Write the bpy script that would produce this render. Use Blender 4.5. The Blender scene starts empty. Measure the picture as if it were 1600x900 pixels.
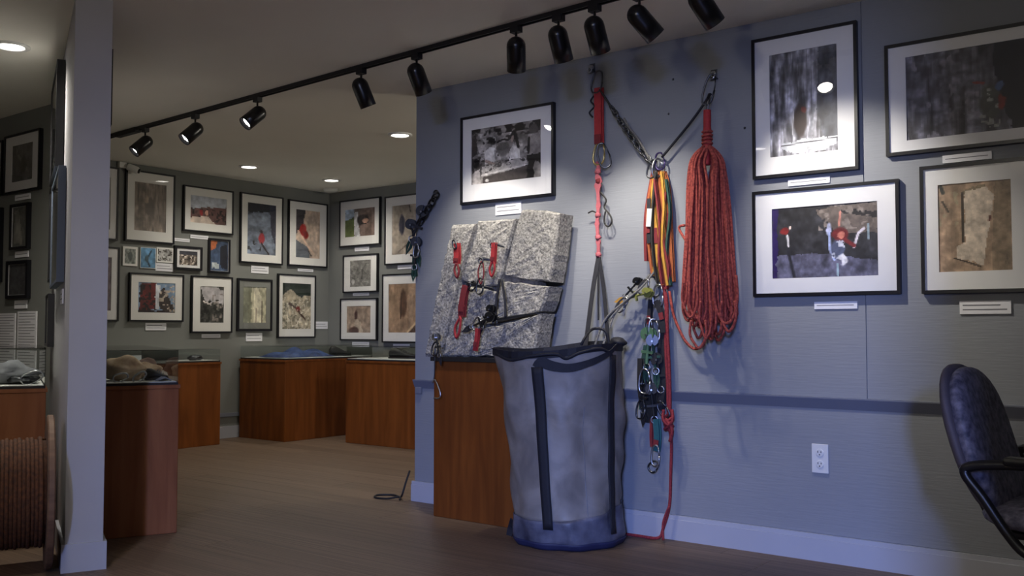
import bpy, math, random
import numpy as np
from mathutils import Vector, Matrix

random.seed(7)
rng = np.random.default_rng(11)
scene = bpy.context.scene
COL = scene.collection
PI = math.pi

# ------------------------------------------------------------------ camera
CAM_H = 1.017
cam = bpy.data.cameras.new('camera')
cam.sensor_width = 36.0
cam.lens = 1480.0 / 1600.0 * 36.0
cam.clip_start = 0.05
camo = bpy.data.objects.new('camera', cam)
COL.objects.link(camo)
PITCH = math.atan(65.0 / 1480.0)
AZ = math.radians(37.2)
camo.location = (0, 0, CAM_H)
camo.rotation_euler = (PI / 2 + PITCH, 0, AZ)
scene.camera = camo

# ------------------------------------------------------------------ world, exposure
scene.view_settings.view_transform = 'Standard'
scene.view_settings.look = 'None'
scene.view_settings.exposure = 0.0
scene.view_settings.gamma = 1.0
scene.view_settings.use_curve_mapping = False
world = bpy.data.worlds.new('world')
scene.world = world
world.use_nodes = True
bg = world.node_tree.nodes['Background']
bg.inputs[0].default_value = (0.35, 0.5, 1.0, 1)
bg.inputs[1].default_value = 0.5

# light levels (lamps of the place and added fill lamps)
P_SPOT = 45.0        # track heads
P_SPOT_L = 30.0      # the three left heads
P_DOWN = 38.0         # recessed ceiling lights
P_FILL_GLOBE = 48.0       # added fill globes out of the picture
P_WINDOW = 860.0    # blue daylight through the window
WARM = (1.0, 0.93, 0.82)

win = bpy.data.lights.new('window_daylight', 'AREA')
win.shape = 'RECTANGLE'
win.size = 0.6
win.size_y = 0.8
win.energy = P_WINDOW
win.color = (0.29, 0.40, 1.0)
wino = bpy.data.objects.new('window_daylight', win)
COL.objects.link(wino)
wino.location = (2.2, -4.6, 2.35)
_d = Vector((-4.0, 8.78, -1.7))
wino.rotation_euler = _d.to_track_quat('-Z', 'Y').to_euler()

H = 2.454            # ceiling height
RW = 4.18            # wall with the ropes, plane y = RW
LW = -7.55           # far left wall of the back room, plane x = LW
BR = 6.76            # back wall, plane y = BR
FL = 2.99            # wall behind the partition, plane y = FL
A2 = Vector((-0.907, 0.421, 0)).normalized()   # run of the partition, away from its free end
B2 = Vector((0.421, 0.907, 0)).normalized()    # across the partition
P0 = Vector((-3.92, 2.063, 0))                 # free end, near corner

FWD = Vector((-math.sin(AZ) * math.cos(PITCH), math.cos(AZ) * math.cos(PITCH), math.sin(PITCH)))
RGT = Vector((math.cos(AZ), math.sin(AZ), 0))
UPV = RGT.cross(FWD)


def at(x, y, Y):
    """survey point: photograph pixel (x, y) measured on the vertical plane at depth Y"""
    d = FWD + RGT * ((x - 800) / 1480.0) - UPV * ((y - 450) / 1480.0)
    t = Y / d.y
    return Vector((0, 0, CAM_H)) + d * t


# ------------------------------------------------------------------ materials
def lin(c):
    c = c / 255.0
    return c / 12.92 if c <= 0.04045 else ((c + 0.055) / 1.055) ** 2.4


def rgb(r, g, b):
    return (lin(r), lin(g), lin(b), 1.0)


MATS = {}


def mat(name, col, rough=0.6, metal=0.0, var=0.0, scale=20.0, stretch=(1, 1, 1), bump=0.0, bscale=None,
        rand=0.0, col2=None, spec=0.5, distort=0.0, coord='Object', bstretch=None, detail=4.0):
    if name in MATS:
        return MATS[name]
    m = bpy.data.materials.new(name)
    m.use_nodes = True
    nt = m.node_tree
    N, L = nt.nodes, nt.links
    p = N['Principled BSDF']
    p.inputs['Roughness'].default_value = rough
    p.inputs['Metallic'].default_value = metal
    p.inputs['Specular IOR Level'].default_value = spec
    tc = N.new('ShaderNodeTexCoord')
    mp = N.new('ShaderNodeMapping')
    mp.inputs['Scale'].default_value = stretch
    L.new(tc.outputs[coord], mp.inputs['Vector'])
    nz = N.new('ShaderNodeTexNoise')
    nz.inputs['Scale'].default_value = scale
    nz.inputs['Detail'].default_value = detail
    nz.inputs['Distortion'].default_value = distort
    L.new(mp.outputs[0], nz.inputs['Vector'])
    if rand > 0:
        oi = N.new('ShaderNodeObjectInfo')
        ad = N.new('ShaderNodeVectorMath')
        ad.operation = 'ADD'
        ml = N.new('ShaderNodeMath'); ml.operation = 'MULTIPLY'; ml.inputs[1].default_value = 37.0
        L.new(oi.outputs['Random'], ml.inputs[0])
        cb = N.new('ShaderNodeCombineXYZ')
        for i in range(3):
            L.new(ml.outputs[0], cb.inputs[i])
        L.new(mp.outputs[0], ad.inputs[0]); L.new(cb.outputs[0], ad.inputs[1])
        L.new(ad.outputs[0], nz.inputs['Vector'])
    ramp = N.new('ShaderNodeValToRGB')
    c1 = col
    if col2 is None:
        k0, k1 = 1 - var, 1 + var
        ca = tuple(min(1, v * k0) for v in c1[:3]) + (1,)
        cb_ = tuple(min(1, v * k1) for v in c1[:3]) + (1,)
    else:
        ca, cb_ = c1, col2
    ramp.color_ramp.elements[0].position = 0.32
    ramp.color_ramp.elements[1].position = 0.68
    ramp.color_ramp.elements[0].color = ca
    ramp.color_ramp.elements[1].color = cb_
    L.new(nz.outputs['Fac'], ramp.inputs[0])
    last = ramp.outputs[0]
    if rand > 0:
        hs = N.new('ShaderNodeHueSaturation')
        mr = N.new('ShaderNodeMapRange')
        mr.inputs['To Min'].default_value = 1 - rand
        mr.inputs['To Max'].default_value = 1 + rand
        L.new(oi.outputs['Random'], mr.inputs['Value'])
        L.new(mr.outputs[0], hs.inputs['Value'])
        L.new(last, hs.inputs['Color'])
        last = hs.outputs[0]
    L.new(last, p.inputs['Base Color'])
    if bump > 0:
        bz = N.new('ShaderNodeTexNoise')
        bz.inputs['Scale'].default_value = bscale or scale
        bz.inputs['Detail'].default_value = 5.0
        mp2 = N.new('ShaderNodeMapping')
        mp2.inputs['Scale'].default_value = bstretch or stretch
        L.new(tc.outputs[coord], mp2.inputs['Vector'])
        L.new(mp2.outputs[0], bz.inputs['Vector'])
        bp = N.new('ShaderNodeBump')
        bp.inputs['Strength'].default_value = bump
        bp.inputs['Distance'].default_value = 0.01
        L.new(bz.outputs['Fac'], bp.inputs['Height'])
        L.new(bp.outputs[0], p.inputs['Normal'])
    MATS[name] = m
    return m


def mat_emit(name, col, strength):
    m = bpy.data.materials.new(name)
    m.use_nodes = True
    nt = m.node_tree
    nt.nodes.clear()
    o = nt.nodes.new('ShaderNodeOutputMaterial')
    e = nt.nodes.new('ShaderNodeEmission')
    e.inputs[0].default_value = tuple(col) + (1,)
    e.inputs[1].default_value = strength
    nt.links.new(e.outputs[0], o.inputs[0])
    MATS[name] = m
    return m


def mat_glass(name, tint=(1, 1, 1), rough=0.02, ior=1.45):
    m = bpy.data.materials.new(name)
    m.use_nodes = True
    nt = m.node_tree
    nt.nodes.clear()
    o = nt.nodes.new('ShaderNodeOutputMaterial')
    t = nt.nodes.new('ShaderNodeBsdfTransparent')
    t.inputs[0].default_value = tuple(tint) + (1,)
    g = nt.nodes.new('ShaderNodeBsdfGlossy')
    g.inputs['Roughness'].default_value = rough
    # Schlick reflectance, the same on both faces of the thin sheet
    lw = nt.nodes.new('ShaderNodeLayerWeight')
    lw.inputs[0].default_value = 0.5
    pw = nt.nodes.new('ShaderNodeMath')
    pw.operation = 'POWER'
    pw.inputs[1].default_value = 5.0
    fr = nt.nodes.new('ShaderNodeMath')
    fr.operation = 'MULTIPLY_ADD'
    fr.inputs[1].default_value = 0.96
    fr.inputs[2].default_value = 0.03
    mx = nt.nodes.new('ShaderNodeMixShader')
    nt.links.new(lw.outputs['Facing'], pw.inputs[0])
    nt.links.new(pw.outputs[0], fr.inputs[0])
    nt.links.new(fr.outputs[0], mx.inputs[0])
    nt.links.new(t.outputs[0], mx.inputs[1])
    nt.links.new(g.outputs[0], mx.inputs[2])
    nt.links.new(mx.outputs[0], o.inputs[0])
    MATS[name] = m
    return m


def mat_print(name, rough=0.5):
    m = bpy.data.materials.new(name)
    m.use_nodes = True
    nt = m.node_tree
    p = nt.nodes['Principled BSDF']
    p.inputs['Roughness'].default_value = rough
    a = nt.nodes.new('ShaderNodeAttribute')
    a.attribute_name = 'print'
    nt.links.new(a.outputs['Color'], p.inputs['Base Color'])
    MATS[name] = m
    return m


M_WALL = mat('painted_wall', rgb(134, 137, 142), 0.75, var=0.03, scale=3.0, bump=0.12, bscale=14.0, bstretch=(0.6, 1, 9.0))
M_WALLB = mat('painted_wall_back', rgb(120, 122, 118), 0.8, var=0.03, scale=3.0, bump=0.05, bscale=20)
M_COLUMN = mat('partition_paint', rgb(168, 168, 172), 0.7, var=0.02, scale=4.0)
M_CEIL = mat('ceiling_paint', rgb(232, 230, 220), 0.9, var=0.02, scale=2.0, bump=0.05, bscale=60)
M_TRIM = mat('trim_paint', rgb(168, 170, 178), 0.55, var=0.02, scale=5.0)
M_RAIL = mat('rail_paint', rgb(112, 116, 128), 0.6, var=0.02, scale=5.0)
M_PLANK = mat('floor_plank', rgb(86, 70, 56), 0.5, scale=5.0, stretch=(0.35, 6, 1), col2=rgb(122, 103, 86), rand=0.10,
              bump=0.04, spec=0.3)
M_SUB = mat('subfloor', rgb(70, 56, 44), 0.8, var=0.1, scale=6.0)
M_WOOD = mat('cherry_wood', rgb(112, 60, 22), 0.5, spec=0.25, scale=3.0, stretch=(5, 5, 0.5), col2=rgb(140, 80, 32), distort=0.6, rand=0.08)
M_WOODN = mat('walnut_wood', rgb(128, 80, 54), 0.55, spec=0.15, scale=3.0, stretch=(6, 6, 0.5), col2=rgb(148, 98, 68), distort=0.6)
M_BLACK = mat('black_metal', rgb(16, 16, 18), 0.28, var=0.1, scale=10)
M_BLACKM = mat('black_matte', rgb(20, 20, 22), 0.6, var=0.1, scale=10)
M_FRAME = mat('black_frame', rgb(18, 18, 24), 0.35, var=0.1, scale=10)
M_MAT = mat('mat_board', rgb(226, 226, 226), 0.8, var=0.01, scale=8)
M_MATG = mat('mat_board_grey', rgb(128, 130, 124), 0.8, var=0.01, scale=8)
M_MATC = mat('mat_board_cream', rgb(228, 227, 222), 0.8, var=0.01, scale=8)
M_CARD = mat('caption_card', rgb(226, 226, 230), 0.7, var=0.01, scale=8)
M_INK = mat('caption_ink', rgb(120, 120, 126), 0.7, var=0.02, scale=8)
M_GLASS = mat_glass('picture_glass')
M_CASEGLASS = mat_glass('case_glass', (0.965, 0.98, 0.975), 0.01)
M_PRINT = mat_print('photo_print')
M_BULB = mat_emit('lit_bulb', (1.0, 0.95, 0.88), 40.0)
M_DOWN = mat_emit('lit_diffuser', (1.0, 0.95, 0.88), 14.0)
M_WHITE = mat('white_plastic', rgb(214, 214, 210), 0.5, var=0.01, scale=8)
M_GRANITE = mat('granite', rgb(92, 90, 86), 0.9, scale=95.0, col2=rgb(168, 165, 158), bump=0.7, bscale=70, detail=6.0)
M_GRANITED = mat('granite_weathered', rgb(84, 80, 74), 0.9, scale=45.0, col2=rgb(138, 132, 122), bump=0.6, bscale=30)
M_STEEL = mat('steel', rgb(180, 182, 186), 0.3, 1.0, var=0.05, scale=30)
M_STEELD = mat('dark_steel', rgb(92, 94, 98), 0.35, 1.0, var=0.1, scale=30)
M_GOLD = mat('gold_alloy', rgb(208, 186, 120), 0.3, 0.9, var=0.05, scale=30)
M_RED = mat('red_webbing', rgb(158, 40, 44), 0.75, var=0.12, scale=60, bump=0.15, bscale=200)
M_PINK = mat('faded_pink_webbing', rgb(170, 88, 96), 0.8, var=0.1, scale=60, bump=0.15, bscale=200)
M_DRED = mat('dark_red_webbing', rgb(112, 30, 36), 0.8, var=0.15, scale=60)
M_ROPE = mat('red_rope', rgb(112, 34, 30), 0.8, scale=90, col2=rgb(180, 82, 68), bump=0.3, bscale=260, detail=2.0)
M_ROPE2 = mat('crimson_rope', rgb(112, 24, 36), 0.8, scale=130, col2=rgb(150, 48, 52), bump=0.3, bscale=260, detail=2.0)
M_ORANGE = mat('orange_webbing', rgb(156, 82, 40), 0.8, var=0.15, scale=50)
M_YELLOW = mat('yellow_webbing', rgb(182, 134, 48), 0.8, var=0.12, scale=50)
M_GREENW = mat('green_webbing', rgb(30, 66, 56), 0.8, var=0.15, scale=50)
M_TEAL = mat('teal_webbing', rgb(28, 84, 92), 0.8, var=0.15, scale=50)
M_GREENA = mat('green_anodised', rgb(92, 128, 96), 0.4, 0.4, var=0.1, scale=30)
M_OLIVE = mat('olive_alloy', rgb(138, 140, 72), 0.45, 0.3, var=0.1, scale=30)
M_STRAP = mat('black_webbing', rgb(22, 23, 32), 0.7, var=0.15, scale=60, bump=0.1, bscale=250)
M_GREYCORD = mat('grey_cord', rgb(78, 76, 74), 0.8, scale=140, col2=rgb(134, 132, 126), bump=0.2, bscale=250)
M_VINYL = mat('white_vinyl', rgb(112, 107, 103), 0.5, scale=6.0, col2=rgb(148, 142, 135), bump=0.5, bscale=7, distort=0.8)
M_VINYLB = mat('bag_bottom_vinyl', rgb(44, 46, 62), 0.45, scale=9.0, col2=rgb(104, 106, 122), bump=0.4, bscale=18)
M_CHAIR = mat('chair_upholstery', rgb(60, 62, 84), 0.6, scale=45.0, col2=rgb(124, 122, 142), bump=0.35, bscale=60)
M_CHAIRRIM = mat('chair_piping', rgb(82, 76, 84), 0.7, var=0.1, scale=30)
M_PLASTIC = mat('black_plastic', rgb(18, 18, 22), 0.35, var=0.05, scale=10)
M_SPOOLW = mat('spool_wood', rgb(86, 62, 46), 0.7, scale=6, stretch=(1, 1, 6), col2=rgb(116, 88, 66))
M_SPOOLR = mat('manila_rope', rgb(58, 32, 16), 0.9, scale=60, col2=rgb(92, 54, 27), bump=0.3, bscale=120)
M_BEIGE = mat('beige_leather', rgb(176, 146, 116), 0.8, scale=18, col2=rgb(226, 202, 172), bump=0.4, bscale=20)
M_BLUEC = mat('blue_nylon', rgb(22, 34, 70), 0.7, scale=14, col2=rgb(56, 78, 130), bump=0.3, bscale=30)
M_DARKL = mat('dark_leather', rgb(34, 32, 30), 0.6, var=0.2, scale=20, bump=0.2, bscale=40)
M_GREYC = mat('grey_cloth', rgb(120, 122, 128), 0.8, var=0.15, scale=20)
M_PAPER = mat('paper', rgb(206, 206, 202), 0.8, var=0.02, scale=10)


# ------------------------------------------------------------------ mesh builder
class MB:
    def __init__(self):
        self.v = []
        self.f = []

    def add(self, vs, fs):
        o = len(self.v)
        self.v += [Vector(p) for p in vs]
        self.f += [tuple(i + o for i in f) for f in fs]
        return self

    def box(self, c, s, M=None):
        x, y, z = (s[0] / 2, s[1] / 2, s[2] / 2)
        vs = [Vector((sx * x, sy * y, sz * z)) for sz in (-1, 1) for sy in (-1, 1) for sx in (-1, 1)]
        if M is not None:
            vs = [M @ p for p in vs]
        vs = [p + Vector(c) for p in vs]
        return self.add(vs, [(0, 2, 3, 1), (4, 5, 7, 6), (0, 1, 5, 4), (2, 6, 7, 3), (0, 4, 6, 2), (1, 3, 7, 5)])

    def mm(self, a, b):
        a, b = Vector(a), Vector(b)
        return self.box((a + b) / 2, [abs(q) for q in (b - a)])

    def prism(self, poly, z0, z1):
        n = len(poly)
        vs = [(p[0], p[1], z0) for p in poly] + [(p[0], p[1], z1) for p in poly]
        ar = sum(poly[i][0] * poly[(i + 1) % n][1] - poly[(i + 1) % n][0] * poly[i][1] for i in range(n))
        idx = list(range(n))
        if ar < 0:
            idx = idx[::-1]
        fs = [tuple(idx[::-1]), tuple(i + n for i in idx)]
        for k in range(n):
            i, j = idx[k], idx[(k + 1) % n]
            fs.append((i, j, j + n, i + n))
        return self.add(vs, fs)

    def ring(self, o, i, y0, y1):
        """rectangular ring in the local x-z plane, o/i = (x0, x1, z0, z1), front y0, back y1"""
        vs = []
        for y in (y0, y1):
            for r in (o, i):
                vs += [(r[0], y, r[2]), (r[1], y, r[2]), (r[1], y, r[3]), (r[0], y, r[3])]
        fs = []
        for k in range(4):
            j = (k + 1) % 4
            fs.append((k, j, 4 + j, 4 + k))
            fs.append((8 + j, 8 + k, 12 + k, 12 + j))
            fs.append((j, k, 8 + k, 8 + j))
            fs.append((4 + k, 4 + j, 12 + j, 12 + k))
        return self.add(vs, fs)

    def tube(self, pts, r, n=6, closed=False, cap=True):
        pts = [Vector(p) for p in pts]
        m = len(pts)
        rs = r if isinstance(r, (list, tuple)) else [r] * m
        T = []
        for k in range(m):
            if closed:
                t = pts[(k + 1) % m] - pts[k - 1]
            else:
                t = pts[min(k + 1, m - 1)] - pts[max(k - 1, 0)]
            T.append(t.normalized() if t.length > 1e-9 else Vector((0, 0, 1)))
        u = T[0].cross(Vector((0.13, 1, 0.07)))
        if u.length < 0.05:
            u = T[0].cross(Vector((1, 0, 0)))
        u.normalize()
        vs = []
        for k in range(m):
            u = u - T[k] * u.dot(T[k])
            if u.length < 1e-6:
                u = T[k].orthogonal()
            u.normalize()
            w = T[k].cross(u)
            for a in range(n):
                th = 2 * PI * a / n
                vs.append(pts[k] + (u * math.cos(th) + w * math.sin(th)) * rs[k])
        fs = []
        for k in range(m if closed else m - 1):
            k2 = (k + 1) % m
            for a in range(n):
                b = (a + 1) % n
                fs.append((k * n + a, k * n + b, k2 * n + b, k2 * n + a))
        if not closed and cap:
            fs.append(tuple(range(n))[::-1])
            fs.append(tuple((m - 1) * n + a for a in range(n)))
        return self.add(vs, fs)

    def lathe(self, prof, n, c, axis=Vector((0, 0, 1)), cap0=True, cap1=True):
        axis = Vector(axis).normalized()
        q = Vector((0, 0, 1)).rotation_difference(axis).to_matrix()
        vs = []
        for (r, z) in prof:
            for a in range(n):
                th = 2 * PI * a / n
                vs.append(q @ Vector((r * math.cos(th), r * math.sin(th), z)) + Vector(c))
        fs = []
        for k in range(len(prof) - 1):
            for a in range(n):
                b = (a + 1) % n
                fs.append((k * n + a, k * n + b, (k + 1) * n + b, (k + 1) * n + a))
        if cap0:
            fs.append(tuple(range(n))[::-1])
        if cap1:
            fs.append(tuple((len(prof) - 1) * n + a for a in range(n)))
        return self.add(vs, fs)

    def strap(self, pts, w, t=0.003, wdir=None):
        """flat webbing along pts, width in wdir (default: in the x-z plane across the run)"""
        pts = [Vector(p) for p in pts]
        m = len(pts)
        vs = []
        for k in range(m):
            d = (pts[min(k + 1, m - 1)] - pts[max(k - 1, 0)]).normalized()
            ww = w[k] if isinstance(w, (list, tuple)) else w
            a = Vector(wdir) if wdir is not None else d.cross(Vector((0, 1, 0)))
            a = (a - d * a.dot(d))
            if a.length < 1e-6:
                a = d.orthogonal()
            a.normalize()
            b = d.cross(a)
            for (s1, s2) in ((-1, -1), (1, -1), (1, 1), (-1, 1)):
                vs.append(pts[k] + a * s1 * ww / 2 + b * s2 * t / 2)
        fs = []
        for k in range(m - 1):
            for j in range(4):
                l = (j + 1) % 4
                fs.append((k * 4 + j, k * 4 + l, (k + 1) * 4 + l, (k + 1) * 4 + j))
        fs.append((3, 2, 1, 0))
        fs.append(tuple((m - 1) * 4 + j for j in range(4)))
        return self.add(vs, fs)

    def blob(self, c, r, seed=0, amp=0.18, nu=16, nv=10, freq=1.0, flat=None):
        """lumpy ellipsoid"""
        rr = np.random.default_rng(seed)
        ph = rr.uniform(0, 6.28, 9)
        vs = []
        for j in range(nv + 1):
            la = -PI / 2 + PI * j / nv
            for i in range(nu):
                lo = 2 * PI * i / nu
                x, y, z = math.cos(la) * math.cos(lo), math.cos(la) * math.sin(lo), math.sin(la)
                k = 1 + amp * (math.sin(3 * freq * x + ph[0]) * math.sin(2.6 * freq * y + ph[1]) + 0.6 * math.sin(5 * freq * z + ph[2] + 3 * x * freq))
                zz = z * r[2] * k
                if flat is not None:
                    zz = max(zz, -flat)
                vs.append(Vector(c) + Vector((x * r[0] * k, y * r[1] * k, zz)))
        fs = []
        for j in range(nv):
            for i in range(nu):
                b = (i + 1) % nu
                fs.append((j * nu + i, j * nu + b, (j + 1) * nu + b, (j + 1) * nu + i))
        return self.add(vs, fs)

    def build(self, name, m, parent=None, smooth=False, local=False, bevel=0.0, root=None):
        me = bpy.data.meshes.new(name)
        vs = self.v
        if parent is not None and not local:
            o_ = (root or parent).location
            vs = [p - o_ for p in vs]
            base = None
        elif parent is None:
            xs = [p.x for p in vs]; ys = [p.y for p in vs]; zs = [p.z for p in vs]
            base = Vector(((min(xs) + max(xs)) / 2, (min(ys) + max(ys)) / 2, min(zs)))
            vs = [p - base for p in vs]
        me.from_pydata([tuple(p) for p in vs], [], self.f)
        me.validate()
        me.update()
        if smooth:
            me.polygons.foreach_set('use_smooth', [True] * len(me.polygons))
        me.materials.append(m)
        o = bpy.data.objects.new(name, me)
        COL.objects.link(o)
        if parent is not None:
            o.parent = parent
        else:
            o.location = base
        if bevel > 0:
            bv = o.modifiers.new('bevel', 'BEVEL')
            bv.width = bevel
            bv.segments = 2
        return o


def smooth_path(pts, k=6, closed=False):
    P = [Vector(p) for p in pts]
    n = len(P)
    out = []
    segs = n if closed else n - 1
    for i in range(segs):
        if closed:
            a, b, c, d = P[i - 1], P[i], P[(i + 1) % n], P[(i + 2) % n]
        else:
            a, b, c, d = P[max(i - 1, 0)], P[i], P[i + 1], P[min(i + 2, n - 1)]
        for j in range(k):
            t = j / k
            out.append(0.5 * ((2 * b) + (c - a) * t + (2 * a - 5 * b + 4 * c - d) * t * t + (3 * b - a - 3 * c + d) * t ** 3))
    if not closed:
        out.append(P[-1])
    return out


def tag(o, label=None, cat=None, group=None, kind=None):
    if label:
        o['label'] = label
    if cat:
        o['category'] = cat
    if group:
        o['group'] = group
    if kind:
        o['kind'] = kind
    return o


def thing(name, loc, label, cat, rotz=0.0, group=None, kind=None):
    o = bpy.data.objects.new(name, None)
    o.empty_display_size = 0.05
    COL.objects.link(o)
    o.location = loc
    o.rotation_euler = (0, 0, rotz)
    return tag(o, label, cat, group, kind)


def struct(name, mb, m, label=None, smooth=False):
    o = mb.build(name, m, smooth=smooth)
    tag(o, label or name.replace('_', ' '), None, None, 'structure')
    return o


# ================================================================== STRUCTURE
X_WIN, Y_NEAR, X_END = 3.6, -2.6, -9.0
fl = struct('floor', MB().mm((X_END, Y_NEAR, -0.16), (X_WIN + 0.15, BR + 0.15, -0.012)), M_SUB, 'wooden plank floor of the gallery')
# planks run along x
pl_me = MB().mm((-0.5, -0.5, -0.5), (0.5, 0.5, 0.5))
proto = None
PW = 0.19
y = Y_NEAR
row = 0
while y < BR - 0.02:
    x = -7.6 - random.uniform(0.1, 1.7)
    w = min(PW, BR - y)
    while x < X_WIN:
        L = 2.05
        x0, x1 = max(x, -7.6), min(x + L, X_WIN)
        x += L
        if x1 - x0 < 0.05:
            continue
        if proto is None:
            proto = MB().mm((-0.5, -0.5, -0.5), (0.5, 0.5, 0.5)).build('plank', M_PLANK, fl, local=True)
            o = proto
        else:
            o = proto.copy()
            COL.objects.link(o)
            o.parent = fl
        o.scale = (x1 - x0 - 0.002, w - 0.002, 0.012)
        o.location = Vector(((x0 + x1) / 2, y + w / 2, -0.006)) - fl.location
    y += PW
    row += 1

struct('ceiling', MB().mm((X_END, Y_NEAR, H), (X_WIN + 0.15, BR + 0.15, H + 0.1)), M_CEIL, 'pale painted ceiling')

# wall with ropes: backing, big painted boards, sloping rail, baseboard
X_RWEND = -3.90
wr = struct('wall_right', MB().mm((X_RWEND, RW + 0.006, 0), (X_WIN, RW + 0.14, H)), M_WALL, 'grey painted board wall with ropes and pictures')
for (xa, xb) in ((X_RWEND, -1.257), (-1.253, 1.187), (1.191, X_WIN)):
    MB().mm((xa, RW, 0.717), (xb, RW + 0.006, H)).build('panel', M_WALL, wr)
MB().mm((X_RWEND, RW, 0.12), (X_WIN, RW + 0.006, 0.668)).build('panel', M_WALL, wr)
mb = MB()
for xx in (X_RWEND, X_WIN):
    mb.v += [Vector((xx, RW + 0.006, 0.720)), Vector((xx, RW - 0.024, 0.720)), Vector((xx, RW - 0.024, 0.714)), Vector((xx, RW - 0.002, 0.668)), Vector((xx, RW + 0.006, 0.668))]
mb.f = [(0, 1, 6, 5), (1, 2, 7, 6), (2, 3, 8, 7), (3, 4, 9, 8), (4, 3, 2, 1, 0), (5, 6, 7, 8, 9)]
struct('trim_1', mb, M_RAIL, 'grey chair rail along the rope wall')


def baseboard(name, x0, x1, y, label, h=0.118):
    m = MB()
    m.mm((x0, y - 0.016, 0), (x1, y, h - 0.02))
    m.mm((x0, y - 0.011, h - 0.02), (x1, y, h))
    return struct(name, m, M_TRIM, label)


baseboard('baseboard_right', X_RWEND - 0.016, X_WIN, RW, 'pale baseboard under the rope wall')
# back walls
struct('wall_left', MB().mm((LW - 0.14, 3.13, 0), (LW, BR + 0.14, H)), M_WALLB, 'dim grey wall crowded with framed photographs')
struct('wall_back', MB().mm((LW, BR, 0), (-1.9, BR + 0.14, H)), M_WALLB, 'grey wall at the back right of the gallery')
struct('wall_back_return', MB().mm((-2.0, RW + 0.14, 0), (-1.9, BR, H)), M_WALLB, 'grey wall closing the back room')
struct('wall_far_left', MB().mm((X_END, FL, 0), (-5.86, FL + 0.14, H)), M_WALLB, 'grey wall behind the partition at the far left')
struct('wall_left_end', MB().mm((X_END - 0.1, Y_NEAR, 0), (X_END, FL, H)), M_WALLB, 'grey end wall left of the picture')
bb = MB()
bb.mm((LW, 3.2, 0), (LW + 0.014, BR, 0.11))
struct('baseboard_left', bb, M_TRIM, 'pale baseboard of the dim picture wall')
struct('trim_2', MB().mm((LW, 3.2, 0.20), (LW + 0.02, BR, 0.235)), M_RAIL, 'low grey rail above the back baseboard')
struct('wall_right_end', MB().mm((X_WIN, Y_NEAR, 0), (X_WIN + 0.15, RW, H)), M_WALLB, 'grey end wall far right of the viewer')
# near wall with the daylight window
wx0, wx1, wz0, wz1 = 0.47, 1.80, 0.80, 2.15
mw = MB()
mw.mm((X_END, Y_NEAR - 0.12, 0), (wx0, Y_NEAR, H)).mm((wx1, Y_NEAR - 0.12, 0), (X_WIN, Y_NEAR, H))
mw.mm((wx0, Y_NEAR - 0.12, 0), (wx1, Y_NEAR, wz0)).mm((wx0, Y_NEAR - 0.12, wz1), (wx1, Y_NEAR, H))
struct('wall_near', mw, M_WALLB, 'grey wall with the daylight window behind the viewer')
wf = MB()
yw0, yw1 = Y_NEAR - 0.09, Y_NEAR - 0.03
wf.mm((wx0, yw0, wz0), (wx0 + 0.04, yw1, wz1)).mm((wx1 - 0.04, yw0, wz0), (wx1, yw1, wz1))
wf.mm((wx0 + 0.04, yw0, wz0), (wx1 - 0.04, yw1, wz0 + 0.04)).mm((wx0 + 0.04, yw0, wz1 - 0.04), (wx1 - 0.04, yw1, wz1))
w1 = struct('window_1', wf, M_TRIM, 'white framed daylight window')
MB().mm((wx0 + 0.04, Y_NEAR - 0.062, wz0 + 0.04), (wx1 - 0.04, Y_NEAR - 0.057, wz1 - 0.04)).build('pane', M_CASEGLASS, w1)
# unseen wall, added to keep window light off the right end of the rope wall
struct('wall_light_blocker', MB().mm((0.12, 1.0, 0), (0.26, RW, H)), M_WALL, 'added unseen wall right of the office chair, blocking window light')

# partition
PL = 2.36
PT = 0.148


def pp(a, b, z=0.0):
    v = P0 + A2 * a + B2 * b
    return Vector((v.x, v.y, z))


mb = MB().prism([pp(0, 0), pp(0, PT), pp(PL, PT), pp(PL - 0.3, 0)], 0, H)
struct('wall_partition', mb, M_COLUMN, 'pale partition wall seen on its narrow end')
mb = MB()
mb.prism([pp(-0.014, -0.014), pp(-0.014, PT + 0.014), pp(0.58, PT + 0.014), pp(0.58, PT), pp(0, PT), pp(0, 0), pp(0.58, 0), pp(0.58, -0.014)], 0, 0.118)
struct('baseboard_partition', mb, M_TRIM, 'pale baseboard around the partition end')
ROT_A = math.atan2(B2.y, B2.x)      # local x = across partition, local y = along its run


# ================================================================== PICTURES
def vnoise(w, h, fx, fy, seed):
    r = np.random.default_rng(seed)
    out = np.zeros((h, w))
    amp = 1.0
    tot = 0
    for o in range(3):
        nx, ny = max(2, int(fx * 2 ** o) + 2), max(2, int(fy * 2 ** o) + 2)
        g = r.random((ny, nx))
        xs = np.linspace(0, nx - 1.001, w)
        ys = np.linspace(0, ny - 1.001, h)
        xi, yi = xs.astype(int), ys.astype(int)
        xf, yf = xs - xi, ys - yi
        xf = xf * xf * (3 - 2 * xf)
        yf = yf * yf * (3 - 2 * yf)
        a = g[np.ix_(yi, xi)] * (1 - xf) + g[np.ix_(yi, xi + 1)] * xf
        b = g[np.ix_(yi + 1, xi)] * (1 - xf) + g[np.ix_(yi + 1, xi + 1)] * xf
        out += amp * (a * (1 - yf)[:, None] + b * yf[:, None])
        tot += amp
        amp *= 0.55
    return out / tot


def inpoly(U, V, pts):
    ins = np.zeros(U.shape, bool)
    n = len(pts)
    for i in range(n):
        x1, y1 = pts[i]
        x2, y2 = pts[(i + 1) % n]
        if y1 == y2:
            continue
        c = ((y1 > V) != (y2 > V)) & (U < (x2 - x1) * (V - y1) / (y2 - y1) + x1)
        ins ^= c
    return ins


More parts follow.
